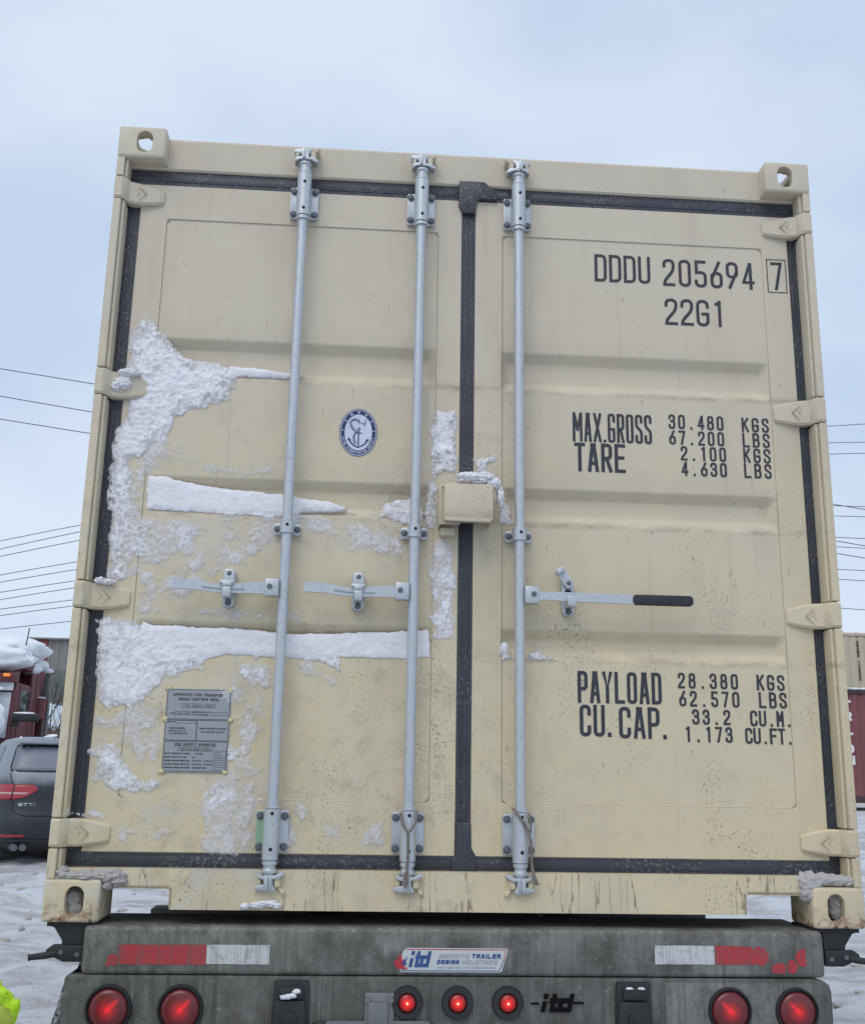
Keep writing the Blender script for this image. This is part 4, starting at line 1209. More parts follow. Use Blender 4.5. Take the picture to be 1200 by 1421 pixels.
for kind, thick, cov, pts in SN:
    poly = [PL(u, v, DY) for u, v in pts]
    xs_ = [p[0] for p in poly]; zs_ = [p[1] for p in poly]
    i0, i1 = np.searchsorted(sx_, [min(xs_) - .05, max(xs_) + .05]); j0, j1 = np.searchsorted(sz_, [min(zs_) - .05, max(zs_) + .05])
    if i1 - i0 < 2 or j1 - j0 < 2: continue
    w = (slice(j0, j1), slice(i0, i1))
    sd = poly_sd(SX[w], SZ[w], poly)
    sd = sd + e1[w]*{'t': .030, 'f': .055, 'g': .008}[kind] + e2[w]*{'t': .016, 'f': .018, 'g': .006}[kind]
    f = np.clip((sd + .002)/{'t': .014, 'f': .034, 'g': .006}[kind], 0, 1); f = f*f*(3 - 2*f)
    rise = np.clip((sd + .002)/{'t': .060, 'f': .020, 'g': .020}[kind], 0, 1)**.7
    if kind == 'g':                       # snow packed flush into a rib
        h = (.0035 + .0055*n_big[w])*rise*f; op = f*(.80 + .5*n_big[w])
    elif kind == 't':
        op = f*np.clip(.30 + .75*rise + 1.5*(swirl[w] - .5) - 1.1*(1 - cov), 0, 1.15)
        h = thick*.62*rise*f*(.35 + .9*(n_big[w] - .2) + .8*(n_mid[w] - .5) + .30*(n_fine[w] - .5))*np.clip(op*1.6, .25, 1)
    else:
        cover = np.clip((patch[w] - (.70 - .46*cov))/.22, 0, 1)
        op = f*cover*(.38 + .75*(swirl[w] - .35))
        h = np.minimum(thick, .0060)*rise*f*cover*(.45 + .7*(n_mid[w] - .3))
    h = np.maximum(h, 0); op = np.maximum(op, 0)*np.clip(h/.0012, 0, 1)
    Hs[w] = np.maximum(Hs[w], h)
    As[w] = np.maximum(As[w], op)
    Fs[w] = np.maximum(Fs[w], f if kind != 'f' else f*cover)
surf = base*(1 - Fs) + np.minimum(base, DY + .004)*Fs
SYv = np.where(Hs > .0004, surf - Hs - .0006, base + .004)
nx_, nz_ = len(sx_), len(sz_)
I = np.arange(nx_*nz_).reshape(nz_, nx_)
alive = Hs > .0004
fa = alive[:-1, :-1] | alive[:-1, 1:] | alive[1:, 1:] | alive[1:, :-1]
quads = np.stack([I[:-1, :-1][fa], I[:-1, 1:][fa], I[1:, 1:][fa], I[1:, :-1][fa]], 1)
used, inv = np.unique(quads.ravel(), return_inverse=True)
allv = np.stack([SX.ravel(), SYv.ravel(), SZ.ravel()], 1)[used]
sn = raw('caked_snow', allv, inv.reshape(-1, 4).tolist(), M['snow'], None, 180)
sn.data.attributes.new('thickness', 'FLOAT', 'POINT').data.foreach_set('value', As.ravel()[used].astype(np.float32))
sn.location = (0, 0, ZB)
tag(sn, 'white and patchy road snow caked over the container doors, thickest down the left side', 'snow', kind='stuff')

b = bmesh.new()
def lump_px(u, v, y, ru, rd, rv, seed, amp=.42):
    x, z = PL(u, v, y); blob(b, (x, y, z), (ru*1.15, rd, rv*1.1), amp, 2.2, seed, 4)
for k, (u, v, ru, rv) in enumerate(((650, 663, .030, .016), (668, 664, .032, .018), (684, 672, .020, .018), (694, 690, .010, .028), (642, 666, .018, .010))):
    lump_px(u, v, -.010 + .004*k, ru, .022, rv, k + 1)
for k, (u, v, ru, rv) in enumerate(((88, 1114, .010, .022), (90, 1125, .010, .022), (140, 806, .016, .010), (150, 808, .02, .008), (170, 532, .024, .018), (160, 537, .016, .016), (180, 518, .03, .012))):
    lump_px(u, v, .045, ru, .018, rv, k + 20)
for k, (u, v, ru) in enumerate(((356, 1256, .018), (372, 1254, .026), (384, 1257, .012), (340, 1258, .012))):
    lump_px(u, v, .016, ru, .014, .008, k + 40)
o = obj('caked_snow', b, M['snowlump'], None, 180); o.location = (0, 0, ZB)
tag(o, 'small white snow lumps lodged on the lock box, hinges and sill', 'snow', kind='stuff')
b = bmesh.new()
for k, (u, v, ru, rv) in enumerate(((82, 1197, .013, .026), (86, 1212, .018, .020), (100, 1216, .035, .012), (120, 1215, .035, .014), (140, 1215, .036, .015), (158, 1216, .030, .018), (165, 1223, .024, .014), (150, 1229, .016, .010))):
    lump_px(u, v, .026 if k else .05, ru, .022, rv, k + 60)
for k, (u, v, ru, rv) in enumerate(((1122, 1226, .034, .030), (1118, 1240, .022, .022), (1140, 1221, .030, .018), (1158, 1222, .034, .017), (1174, 1223, .026, .015))):
    lump_px(u, v, .030, ru, .026, rv, k + 80, .25)
for u, v in ((99, 1250), (1162, 1250), (1165, 1262), (100, 1262)):
    lump_px(u, v, .055, .034, .022, .030, u, .25)
o = obj('grey_slush', b, M['greyice'], None, 180); o.location = (0, 0, ZB)
tag(o, 'dirty grey frozen slush on the sill corners and in the lower corner castings', 'slush', kind='stuff')

# ================================================================== TRAILER
tr = thing('container_chassis', 'grime streaked grey container trailer with red tail lamps under the cream container', 'trailer', (0, 0, ZB))
b = bmesh.new()
box(b, .125, 2.302, .0, .30, -.138, -.007, .014, 3)
obj('bolster', b, M['grime'], tr, 40)
b = bmesh.new()
prism(b, [(.078, -.52), (2.318, -.52), (2.318, -.175), (2.312, -.158), (2.298, -.147), (2.255, -.1405), (.090, -.1395), (.082, -.148)], .006, .10, .003)
box(b, .45, .455, .0045, .0061, -.50, -.147); box(b, .80, .81, .002, .0061, -.50, -.147, .002); box(b, 1.80, 1.806, .003, .0061, -.50, -.148, .002)
obj('rear_plate', b, M['grimedark'], tr, 40)
b = bmesh.new()
box(b, .46, .79, .0030, .0058, -.49, -.150, .001); obj('patch_panel', b, M['grimedark'], tr, 40)
b = bmesh.new(); box(b, 1.815, 2.27, .0030, .0058, -.49, -.152, .001); obj('patch_panel', b, M['grime'], tr, 40)
for sgn in (0, 1):
    X_ = (lambda x: x) if sgn == 0 else (lambda x: WID - x)
    b = bmesh.new()
    pts = [(.022, -.001), (.022, -.012), (.036, -.016), (.060, -.050), (.062, -.062), (.128, -.062), (.128, -.001)]
    prism(b, [(X_(p[0]), p[1]) for p in pts], .022, .17, .002)
    xa, xb = sorted((X_(.015), X_(.16))); box(b, xa, xb, .020, .18, -.0125, -.0008, .001)
    pts = [(.038, -.062), (.020, -.075), (.020, -.088), (.024, -.092), (.040, -.095), (.070, -.108), (.126, -.108), (.126, -.0625)]
    prism(b, [(X_(p[0]), p[1]) for p in pts], .018, .036, .0015)
    tw = obj('twist_lock', b, M['darksteel'], tr, 40)
    for hx in (.062, .108):
        b = bmesh.new(); cyl(b, (X_(hx), .0150, -.082 if hx < .1 else -.088), (X_(hx), .0182, -.082 if hx < .1 else -.088), .007, n=12)
        obj('bolt', b, M['bolt'], tw, 40)
    b = bmesh.new(); tube(b, [(X_(.050), .026, -.086), (X_(.020), .020, -.091), (X_(-.020), .010, -.095), (X_(-.024), .010, -.0955)], [.010, .010, .0085, .011], 10)
    obj('lock_handle', b, M['darksteel'], tw, 50)
b = bmesh.new()
prism(b, [(.120, -.115), (.078, -.16), (.020, -.40), (-.01, -.52), (.075, -.52), (.078, -.16)], .03, .36)
def slushy():
    m, t, bb = new_mat('slush spattered steel'); N = NB(m); v = N.coords()
    f = N.ramp(N.noise(v, 38, 7, 0.75, .6), .47, .58)
    N.col(N.mix(f, (.035, .037, .038), (.42, .43, .45))); bb.inputs['Roughness'].default_value = .7
    N.nrm(N.bump(N.noise(v, 38, 7, 0.75, .6), .8, .015)); return m
M['slushy'] = slushy()
obj('mudguard_bracket', b, M['slushy'], tr, 40)
# rails, cross members, axles, wheels
b = bmesh.new()
for x in (.72, 1.60):
    box(b, x, x + .13, .301, 9.0, -.30, -.285, .003); box(b, x, x + .13, .301, 9.0, -.085, -.070, .003); box(b, x + .058, x + .072, .301, 9.0, -.2845, -.0855)
for y in (1.2, 2.8, 4.6, 5.9): box(b, .10, 2.33, y, y + .12, -.26, -.10, .004)
obj('frame_rail', b, M['chassis'], tr, 40)
def wheel(x, y, z, par):
    t = bmesh.new()
    lathe(t, (x, y, z), (1, 0, 0), [(-.13, .30), (-.14, .40), (-.12, .468), (-.09, .485), (.09, .485), (.12, .468), (.14, .40), (.13, .30)], 36)
    w = obj('wheel', t, M['tyre'], par, 40)
    t = bmesh.new(); lathe(t, (x, y, z), (1, 0, 0), [(-.125, .300), (-.11, .27), (-.04, .24), (-.03, .10), (.03, .10), (.04, .24), (.11, .27), (.125, .300)], 28)
    obj('rim', t, M['steelgrey'], w, 40); return w
zax = .485 - ZB
for y in (.72, 2.95):
    b = bmesh.new(); cyl(b, (.25, y, zax), (2.19, y, zax), .065, n=18); obj('axle', b, M['chassis'], tr, 40)
    for x in (.12, .43, 2.01, 2.32): wheel(x, y, zax + (float(ground_z(0, np.float64(y)))), tr)
for x in (.55, 1.75):
    b = bmesh.new(); box(b, x, x + .12, 6.9, 7.05, -.969, -.20, .004); box(b, x - .06, x + .18, 6.85, 7.10, -1.0, -.97, .004)
    obj('landing_leg', b, M['chassis'], tr, 40)
# lamps
def lamp(name, x, z, r_l, r_g, lit):
    b = bmesh.new()
    lathe(b, (x, .0098, z), (0, -1, 0), [(0, r_g), (.010, r_g*.985), (.017, r_g*.93), (.017, r_l*1.10), (.008, r_l*1.02), (.006, 0)], 40)
    g = obj(name, b, M['blackrubber'], tr, 35)
    b = bmesh.new()
    lathe(b, (x, .0035, z), (0, -1, 0), [(0, r_l), (.008, r_l*.97), (.013, r_l*.8), (.016, r_l*.4), (.017, 0)], 36)
    obj('lens', b, M['redglow'] if lit else M['redlens' if x < 1.2 else 'redlens2'], g, 60)
    if lit:
        b = bmesh.new()
        lathe(b, (x, -.0136, z), (0, -1, 0), [(0, r_l*.15), (.003, r_l*.10), (.0035, 0)], 16)
        obj('diode', b, M['ledcore'], g, 60)
for x in (.212, .413, 2.006, 2.208): lamp('tail_lamp', x, -.229, .0545, .0665, False)
for x in (1.057, 1.203, 1.349): lamp('marker_lamp', x, -.209, .0255, .0465, True)
# reflective tape
def sheet(b, pts, y):
    b.faces.new([b.verts.new((p[0], y, p[1])) for p in pts])
def ragged(x0, x1, z0, z1, n=14, a=.004, seed=1):
    r = random.Random(seed); out = []
    for i in range(n+1): out.append((x0 + (x1-x0)*i/n, z0 + r.uniform(-a, a)*.4))
    for i in range(n+1): out.append((x1 - (x1-x0)*i/n, z1 + r.uniform(-a, a)*.4))
    return out
yt_ = -.0015
b = bmesh.new(); sheet(b, ragged(.228, .476, -.110, -.057, 12, .0015, 2), yt_); sheet(b, [(.196, -.116), (.2265, -.112), (.2262, -.086), (.214, -.082), (.198, -.088)], yt_)
obj('reflective_strip', b, M['tapered'], tr)
b = bmesh.new(); sheet(b, ragged(.477, .657, -.108, -.056, 10, .0012, 3), yt_); obj('reflective_strip', b, M['tapewhite'], tr)
b = bmesh.new(); sheet(b, ragged(1.786, 1.9655, -.101, -.049, 10, .0012, 4), yt_); obj('reflective_strip', b, M['tapewhite'], tr)
b = bmesh.new()
sheet(b, [(1.967, -.101), (2.05, -.101), (2.083, -.102), (2.091, -.097), (2.104, -.105), (2.121, -.101), (2.119, -.094), (2.133, -.089), (2.127, -.079), (2.131, -.069), (2.120, -.064), (2.121, -.053), (2.107, -.056), (2.10, -.049), (2.091, -.053), (2.085, -.061), (2.077, -.052), (2.066, -.050), (2.02, -.0495), (1.967, -.049)], yt_)
sheet(b, [(2.138, -.103), (2.137, -.124), (2.151, -.123), (2.158, -.127), (2.166, -.124), (2.176, -.130), (2.181, -.104), (2.172, -.097), (2.158, -.096), (2.147, -.102)], yt_)
sheet(b, [(2.187, -.094), (2.185, -.108), (2.188, -.122), (2.199, -.125), (2.207, -.124), (2.218, -.109), (2.213, -.096), (2.207, -.088), (2.196, -.086)], yt_)
sheet(b, [(2.208, -.077), (2.215, -.090), (2.222, -.104), (2.243, -.105), (2.242, -.077), (2.243, -.055), (2.231, -.057), (2.222, -.062)], yt_)
obj('reflective_strip', b, M['tapered'], tr, None, 'red reflective strip with its right end torn to scraps')
# maker's sticker
sx0, sx1, sz0, sz1 = 1.030, 1.349, -.1265, -.0605
b = bmesh.new()
outl = [(sx0 + .006, sz0), (sx1 - .024, sz0), (sx1 - .018, sz0 + .003), (sx1, sz1 - .006), (sx1 - .004, sz1), (sx0 + .022, sz1), (sx0 + .012, sz1 - .010), (sx0, sz0 + .03), (sx0 + .003, sz0 + .008)]
sheet(b, outl, yt_)
stk = obj('maker_sticker', b, M['stickwhite'], tr)
T = Text()
def sst(pts, w, lay=0):
    T.k += 1; kk = T.k
    stroke(T.v, T.f, pts, w, lambda q, r: (q, yt_ - .0006 - .0001*(kk % 6), r))
sst([(sx0 + .022, sz1 - .004), (sx1 - .006, sz1 - .004), (sx1 - .012, sz0 + .035)], .0022)
T.build('red_border', M['stickred'], stk)
T = Text(); sst([(sx0 + .008, sz0 + .004), (sx1 - .026, sz0 + .004), (sx1 - .012, sz0 + .034)], .0022)
for ch, x, w in (('i', 1.058, .020), ('t', 1.074, .024), ('d', 1.093, .028)): T.glyph(ch, x + .0, -.113, w, .044, .0098, yt_ - .0010, .22)
T.fit('TRAILER', 1.243, 1.328, -.0885, .0125, .0030, yt_ - .0010, .22); T.fit('DESIGN', 1.142, 1.206, -.1045, .0120, .0030, yt_ - .0010, .22)
T.build('lettering', M['stickblue'], stk)
T = Text(); T.fit('INNOVATIVE', 1.147, 1.236, -.0885, .0125, .0016, yt_ - .0010, .22); T.fit('INDUSTRIES', 1.213, 1.318, -.1050, .0120, .0016, yt_ - .0010, .22)
T.fit('1-877-639-7821 WWW.ITDTRAILER.COM', 1.140, 1.312, -.1165, .0060, .0010, yt_ - .0010, .1)
T.build('lettering', M['stickgrey'], stk)
b = bmesh.new()     # maple leaf
leaf = [(0, -.30), (-.02, -.10), (-.36, -.16), (-.30, -.04), (-.62, .20), (-.52, .26), (-.58, .50), (-.38, .46), (-.30, .58), (-.12, .36), (-.18, .80), (-.07, .72), (0, 1.0)]
leaf = leaf + [(-p[0], p[1]) for p in leaf[-2::-1]]
leaf = leaf[:-1] if abs(leaf[-1][0]) < 1e-6 and leaf[0][0] == 0 else leaf
sheet(b, [(1.034 + p[0]*.030, -.112 + p[1]*.040) for p in leaf], yt_ - .0018)
obj('maple_leaf', b, M['stickred'], stk)
b = bmesh.new(); sheet(b, [(1.036, -.106), (1.056, -.083), (1.050, -.098), (1.054, -.106)], yt_ - .0024); obj('swoosh', b, M['stickblue'], stk)
T = Text(); T.fit('CANADA', 1.036, 1.055, -.119, .006, .0011, yt_ - .0020); T.build('lettering', M['stickred'], stk)
# black decal on the plate
T = Text(); yq = .0020
sst2 = lambda pts, w: stroke(T.v, T.f, pts, w, lambda q, r: (q, yq, r))
sst2([(1.420, -.210), (1.438, -.210)], .0062); sst2([(1.545, -.208), (1.570, -.208)], .0062)
for ch, x, w in (('i', 1.440, .034), ('t', 1.466, .036), ('d', 1.498, .042)): T.glyph(ch, x, -.233, w, .050, .0135, yq - .0006, .25)
T.build('lettering', M['inkblack'], tr)
# bracket with coupling at the left, number-plate light and plate
def junction(x):
    b = bmesh.new()
    prism(b, [(x - .045, -.150), (x + .055, -.150), (x + .058, -.30), (x - .050, -.30)], -.012, .0062, .004)
    box(b, x - .030, x + .040, -.030, -.0125, -.195, -.163, .005)
    prism(b, [(x - .040, -.20), (x + .045, -.20), (x + .052, -.30), (x - .048, -.30)], -.026, -.0125, .004)
    lathe(b, (x + .004, -.026, -.250), (0, -1, 0), [(0, .020), (.010, .020), (.012, .010), (.016, .009), (.017, 0)], 20)
    return obj('socket_box', b, M['darksteel'], tr, 40)
junction(.720); junction(1.712)
b = bmesh.new()
for x in (.716, .729, .74, .705): blob(b, (x, -.032, -.172 - random.uniform(0, .018)), (.012, .006, .007), .4, 3, int(x*1000), 2)
for x in (1.70, 1.735): blob(b, (x, -.030, -.163), (.012, .007, .004), .4, 3, int(x*1000), 2)
o = obj('caked_snow', b, M['cleansnow'], None, 180); o.location = (0, 0, ZB)
tag(o, 'crumbs of snow stuck on the dark socket boxes of the trailer', 'snow', kind='stuff')
b = bmesh.new()
box(b, .935, 1.020, -.006, .0062, -.30, -.182, .004); box(b, .945, 1.002, -.020, -.0065, -.285, -.205, .004)
for x in (.944, 1.010): cyl(b, (x, -.016, -.200), (x, -.0062, -.200), .008, n=14)
obj('plate_lamp', b, M['steelgrey'], tr, 40)
b = bmesh.new(); prism(b, rrect(.824, 1.125, -.42, -.256, .012, 4), -.008, -.0045); obj('number_plate', b, M['steelgrey'], tr)
b = bmesh.new(); tube(b, [(.79, -.004, -.27), (.815, -.010, -.262), (.835, -.006, -.285), (.84, .002, -.33)], .008, 8); obj('cable', b, M['blackrubber'], tr, 60)

# ================================================================== BACKGROUND
def gz(x, y): return float(ground_z(np.float64(x), np.float64(y)))
# ---- dark estate car / SUV seen from behind
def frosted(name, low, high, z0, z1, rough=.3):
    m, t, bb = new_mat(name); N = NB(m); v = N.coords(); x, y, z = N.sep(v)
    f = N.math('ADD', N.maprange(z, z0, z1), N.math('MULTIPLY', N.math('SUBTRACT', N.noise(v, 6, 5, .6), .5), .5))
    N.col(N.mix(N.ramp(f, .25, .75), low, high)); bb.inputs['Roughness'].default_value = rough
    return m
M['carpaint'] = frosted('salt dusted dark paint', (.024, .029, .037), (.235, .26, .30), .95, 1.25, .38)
M['carglass'] = simple('frosted rear glass', (.19, .21, .25), .4, 0, .15, 8)
M['cardark'] = simple('black plastic trim', (.015, .016, .018), .6)
M['chrome'] = simple('chrome', (.55, .56, .58), .25, .9, .1)
M['carlens'] = lens('red car lens', (.36, .028, .040))
M['lensstripe'] = simple('pale lens stripe', (.55, .35, .35), .3)
CARY = 11.3
cx_l, _ = P(-14, 1100, CARY)
rzc = R(22)
ccx = cx_l + .97*math.cos(rzc); ccy = CARY + .97*math.sin(rzc)
czg = P(30, 1207, CARY)[1]
car = thing('parked_car', 'dark frosted estate car parked beside the container, red tail lamp towards the camera', 'car', (ccx, ccy, czg), rzc)
LV = [(.20, .80, .22, 4.45, 4), (.26, .86, .12, 4.55, 5), (.40, .93, .03, 4.68, 5), (.50, .955, .0, 4.72, 5), (.66, .965, .02, 4.74, 5), (.72, .968, .055, 4.74, 5), (.90, .972, .06, 4.70, 5),
      (1.0, .965, .075, 4.55, 5), (1.08, .950, .10, 4.25, 5), (1.12, .935, .13, 3.65, 5), (1.20, .905, .17, 3.45, 5.5), (1.40, .835, .29, 3.02, 5.5), (1.56, .775, .39, 2.62, 5), (1.62, .745, .40, 2.45, 5), (1.66, .70, .44, 2.3, 4.5), (1.685, .60, .56, 2.1, 4), (1.695, .40, .85, 1.9, 3)]
def car_level(z):
    zs_ = [l[0] for l in LV]; return [float(np.interp(z, zs_, [l[k] for l in LV])) for k in range(1, 5)]
def car_loft():
    vs, fs = [], []; n = 72
    for z, w, r, f, e in LV:
        my, hy = (r + f)/2, (f - r)/2
        for i in range(n):
            a = 2*math.pi*(i + .5)/n; c, s = math.cos(a), math.sin(a)
            vs.append((w*math.copysign(abs(c)**(2/e), c), my + hy*math.copysign(abs(s)**(2/e), s), z))
    for k in range(len(LV) - 1):
        for i in range(n):
            j = (i+1) % n; fs.append((k*n + i, k*n + j, (k+1)*n + j, (k+1)*n + i))
    fs.append(tuple(range((len(LV)-1)*n, len(LV)*n))); fs.append(tuple(range(n-1, -1, -1)))
    return vs, fs
v, f = car_loft(); raw('body', v, f, M['carpaint'], car, 40)
def rear_y(x, z):
    w, r, f, e = car_level(z); my, hy = (r + f)/2, (f - r)/2
    return my - hy*max(0, 1 - min(.999, abs(x/w))**e)**(1/e)
def rear_patch(name, mat, rows, off=.006, nx=14, nz=6, par=None):
    """rows: (z, x0, x1) from low to high"""
    vs, fs = [], []; zs_ = [r[0] for r in rows]
    zz = np.linspace(zs_[0], zs_[-1], nz + 1)
    for z in zz:
        a = np.interp(z, zs_, [r[1] for r in rows]); c = np.interp(z, zs_, [r[2] for r in rows])
        for x in np.linspace(a, c, nx + 1): vs.append((x, rear_y(x, z) - off, z))
    for k in range(nz):
        for i in range(nx): fs.append((k*(nx+1) + i, k*(nx+1) + i + 1, (k+1)*(nx+1) + i + 1, (k+1)*(nx+1) + i))
    o = raw(name, vs, fs, mat, par or car, 180)
    md = o.modifiers.new('t', 'SOLIDIFY'); md.thickness = off*.8; md.offset = -1
    return o
rear_patch('window_surround', M['cardark'], [(1.215, -.715, .715), (1.235, -.735, .735), (1.55, -.66, .66), (1.575, -.64, .64)], .004)
rear_patch('rear_window', M['carglass'], [(1.235, -.70, .70), (1.25, -.715, .715), (1.54, -.645, .645), (1.56, -.62, .62)], .008)
for s in (-1, 1):
    q = lambda rows: [(z, *sorted((s*a, s*c))) for z, a, c in rows]
    tl = rear_patch('tail_light', M['carlens'], q([(.855, .66, .955), (.90, .50, .962), (.97, .38, .962), (1.01, .37, .958), (1.035, .40, .93), (1.05, .44, .88)]), .012, 20, 8)
    rear_patch('lens_stripe', M['lensstripe'], q([(.925, .52, .93), (.95, .47, .93)]), .015, 12, 2, tl)
    rear_patch('lens_gap', M['cardark'], q([(.855, .685, .700), (1.055, .655, .670)]), .016, 2, 4, tl)
    rear_patch('reflector', M['carlens'], q([(.375, .50, .80), (.41, .48, .86)]), .010, 10, 2)
    b = bmesh.new(); cyl(b, (s*.60, .04, .255), (s*.60, .30, .255), .045, n=18); cyl(b, (s*.49, .06, .255), (s*.49, .30, .255), .045, n=18); obj('exhaust_pipe', b, M['bolt'], car, 40)
rear_patch('bumper_valance', M['cardark'], [(.205, -.70, .70), (.30, -.82, .82), (.345, -.86, .86)], .012, 20, 4)
def seam_rear(pts):
    b = bmesh.new(); tube(b, [(x, rear_y(x, z) - .002, z) for x, z in pts], .007, 5); return obj('panel_gap', b, M['cardark'], car, 60)
seam_rear([(-.72, 1.20), (-.70, 1.10), (-.68, 1.06)] + [(-.665, z) for z in np.linspace(1.05, .74, 8)] + [(-.63, .685), (-.56, .665)] + [(x, .655) for x in np.linspace(-.5, .5, 12)] + [(.56, .665), (.63, .685)] + [(.665, z) for z in np.linspace(.74, 1.05, 8)] + [(.70, 1.10), (.72, 1.20)])
T = Text()
T.fit('GTTI', 0, .21, 0, .042, .010, 0)
T.v = [(-.60 + p[0], rear_y(-.60 + p[0], .775 + p[2]) - .010 + p[1], .775 + p[2]) for p in T.v]
T.build('badge', M['chrome'], car)
b = bmesh.new(); prism(b, [(.50, 1.69), (.68, 1.69), (.56, 1.755), (.535, 1.755)], -.13, -.105, .004, axis='x'); obj('aerial', b, M['cardark'], car, 40)
b = bmesh.new(); box(b, -.64, .64, .30, .46, 1.585, 1.615, .012); obj('spoiler', b, M['carpaint'], car, 40)
for s in (-1, 1):
    pts = []
    vs, fs = [], []
    zz = np.linspace(1.24, 1.56, 5); yy = np.linspace(.75, 2.7, 14)
    for z in zz:
        w, r, fr, e = car_level(z); my, hy = (r+fr)/2, (fr-r)/2
        for y in np.linspace(r + .42, min(2.75, fr - .55), 14):
            vs.append((s*(w*max(0, 1 - abs((y-my)/hy)**e)**(1/e) + .006), y, z))
    for k in range(4):
        for i in range(13): fs.append((k*14+i, k*14+i+1, (k+1)*14+i+1, (k+1)*14+i))
    raw('side_window', vs, fs, M['carglass'], car, 180)
    for y in (.95, 3.75):
        t = bmesh.new(); lathe(t, (s*.86, y, .34), (s, 0, 0), [(-.10, .22), (-.11, .30), (-.08, .345), (.08, .345), (.11, .30), (.10, .22)], 28)
        wl = obj('wheel', t, M['tyre'], car, 40)
        t = bmesh.new(); lathe(t, (s*.86, y, .34), (s, 0, 0), [(.10, .22), (.07, .20), (.07, .05), (.09, .04), (.09, 0)], 20); obj('rim', t, M['steelgrey'], wl, 40)
b = bmesh.new()
for k in range(9): blob(b, (-.12 + k*.085, 1.0 + .1*math.sin(k*2.1), 1.70), (.13, .42, .035), .35, 2.2, k + 3, 3)
blob(b, (-.60, .62, 1.66), (.02, .05, .03), .3, 2, 5, 2)
o = obj('roof_snow', b, M['cleansnow'], None, 180); o.location = car.location; o.rotation_euler = car.rotation_euler
tag(o, 'white snow slab on the roof of the dark car', 'snow', kind='stuff')

# ---- dark red lorry buried in snow behind the car
TY = 17.0
tx = P(15, 1000, TY)[0]
tz = gz(tx, TY)
M['truckred'] = simple('dull dark red lorry paint', (.125, .030, .036), .5, 0, .35, 3)
M['truckglass'] = simple('dark green cab glass', (.030, .050, .045), .15, 0, .2, 4)
M['oldchrome'] = simple('weathered brown chrome', (.20, .165, .16), .45, .5, .4, 12)
M['amber'] = lens('amber lens', (.75, .22, .02), (1, .3, .05), .35)
M['whitevisor'] = simple('frosty white visor', (.62, .64, .68), .5, 0, .1)
tk = thing('lorry', 'dark red lorry cab heaped with snow, behind the frosted car', 'lorry', (tx, TY, tz))
def tv(v): return P(15, v, TY)[1] - tz       # height on the lorry of a photo row
b = bmesh.new()
prism(b, [(0, tv(1045) - 1.0), (0, tv(1025)), (.10, tv(960)), (.16, tv(945)), (2.30, tv(945)), (2.30, .55), (0.0, .55)], -2.25, 0.0, .05, axis='x')
obj('cab', b, M['truckred'], tk, 40)
b = bmesh.new(); prism(b, [(-.02, tv(947)), (-.14, tv(947)), (-.16, tv(936)), (.2, tv(929)), (.2, tv(947))], -2.28, .02, .02, axis='x'); obj('visor', b, M['truckred'], tk, 40)
b = bmesh.new()
for x in (-.10, -.70, -1.15, -1.6, -2.15): box(b, x - .06, x + .06, -.20, -.155, tv(940), tv(935.5), .01)
obj('marker_lamp', b, M['amber'], tk, 40)
b = bmesh.new(); prism(b, [(-.015, tv(1024)), (.085, tv(962)), (.075, tv(960)), (-.03, tv(1024))], -2.15, -.06, .004, axis='x'); obj('windscreen', b, M['whitevisor'], tk, 40)
b = bmesh.new(); prism(b, [(-.05, tv(958)), (-.05, tv(946)), (.04, tv(946)), (.04, tv(958))], -2.2, -.02, .01, axis='x'); obj('sun_shade', b, M['whitevisor'], tk, 40)
b = bmesh.new(); box(b, -.02, .012, .42, 1.0, tv(990), tv(955), .02); obj('side_window', b, M['truckglass'], tk, 40)
b = bmesh.new(); box(b, -.03, .016, .34, .41, tv(1040), tv(948), .012); box(b, -.03, .016, 1.02, 1.30, tv(1040), tv(928), .012); box(b, -.02, .010, .42, 1.0, tv(1040), tv(992), .01)
obj('door_frame', b, M['truckred'], tk, 40)
b = bmesh.new(); box(b, .03, .50, -.05, .06, tv(1001), tv(990), .02); box(b, .01, .16, -.02, .02, tv(1008), tv(1000), .01); obj('mirror', b, M['cardark'], tk, 40)
b = bmesh.new(); box(b, -2.25, .03, 1.32, 1.66, .8, tv(921), .04); obj('sleeper', b, M['truckred'], tk, 40)
b = bmesh.new(); prism(b, [(.6, tv(925)), (1.2, tv(886)), (1.65, tv(884)), (1.65, tv(925))], -2.2, .0, .04, axis='x'); obj('roof_fairing', b, M['truckred'], tk, 40)
b = bmesh.new(); cyl(b, (.07, 1.85, .9), (.07, 1.85, tv(928)), .085, n=24); tube(b, [(.07, 1.85, tv(928)), (.07, 1.86, tv(921)), (.08, 1.92, tv(917)), (.10, 2.05, tv(916))], .075, 16)
obj('exhaust_stack', b, M['oldchrome'], tk, 40)
b = bmesh.new()
for k in range(4): box(b, .01 + k*.035, .025 + k*.035, 1.745, 1.758, tv(957), tv(925))
cyl(b, (.14, 1.80, tv(990) - 1), (.14, 1.80, tv(950)), .035, n=16); obj('stack_guard', b, M['steelgrey'], tk, 40)
b = bmesh.new(); cyl(b, (.04, 1.55, tv(992)), (.04, 1.55, tv(961)), .13, n=28); box(b, -.05, .03, 1.45, 1.62, tv(1040), tv(992), .02); obj('air_cleaner', b, M['truckred'], tk, 40)
b = bmesh.new()
prism(b, [(-.02, .55), (-1.9, .5), (-1.95, tv(1062)), (-.02, tv(1030))], -1.95, -.30, .08, axis='x'); obj('bonnet', b, M['truckred'], tk, 40)
b = bmesh.new(); box(b, -2.3, .05, -2.15, -1.96, .35, .75, .04); obj('bumper', b, M['oldchrome'], tk, 40)
b = bmesh.new(); tube(b, [(-.06, .4, tv(942)), (.0, .4, tv(900)), (.04, .4, tv(867))], .012, 6); obj('aerial', b, M['cardark'], tk, 60)
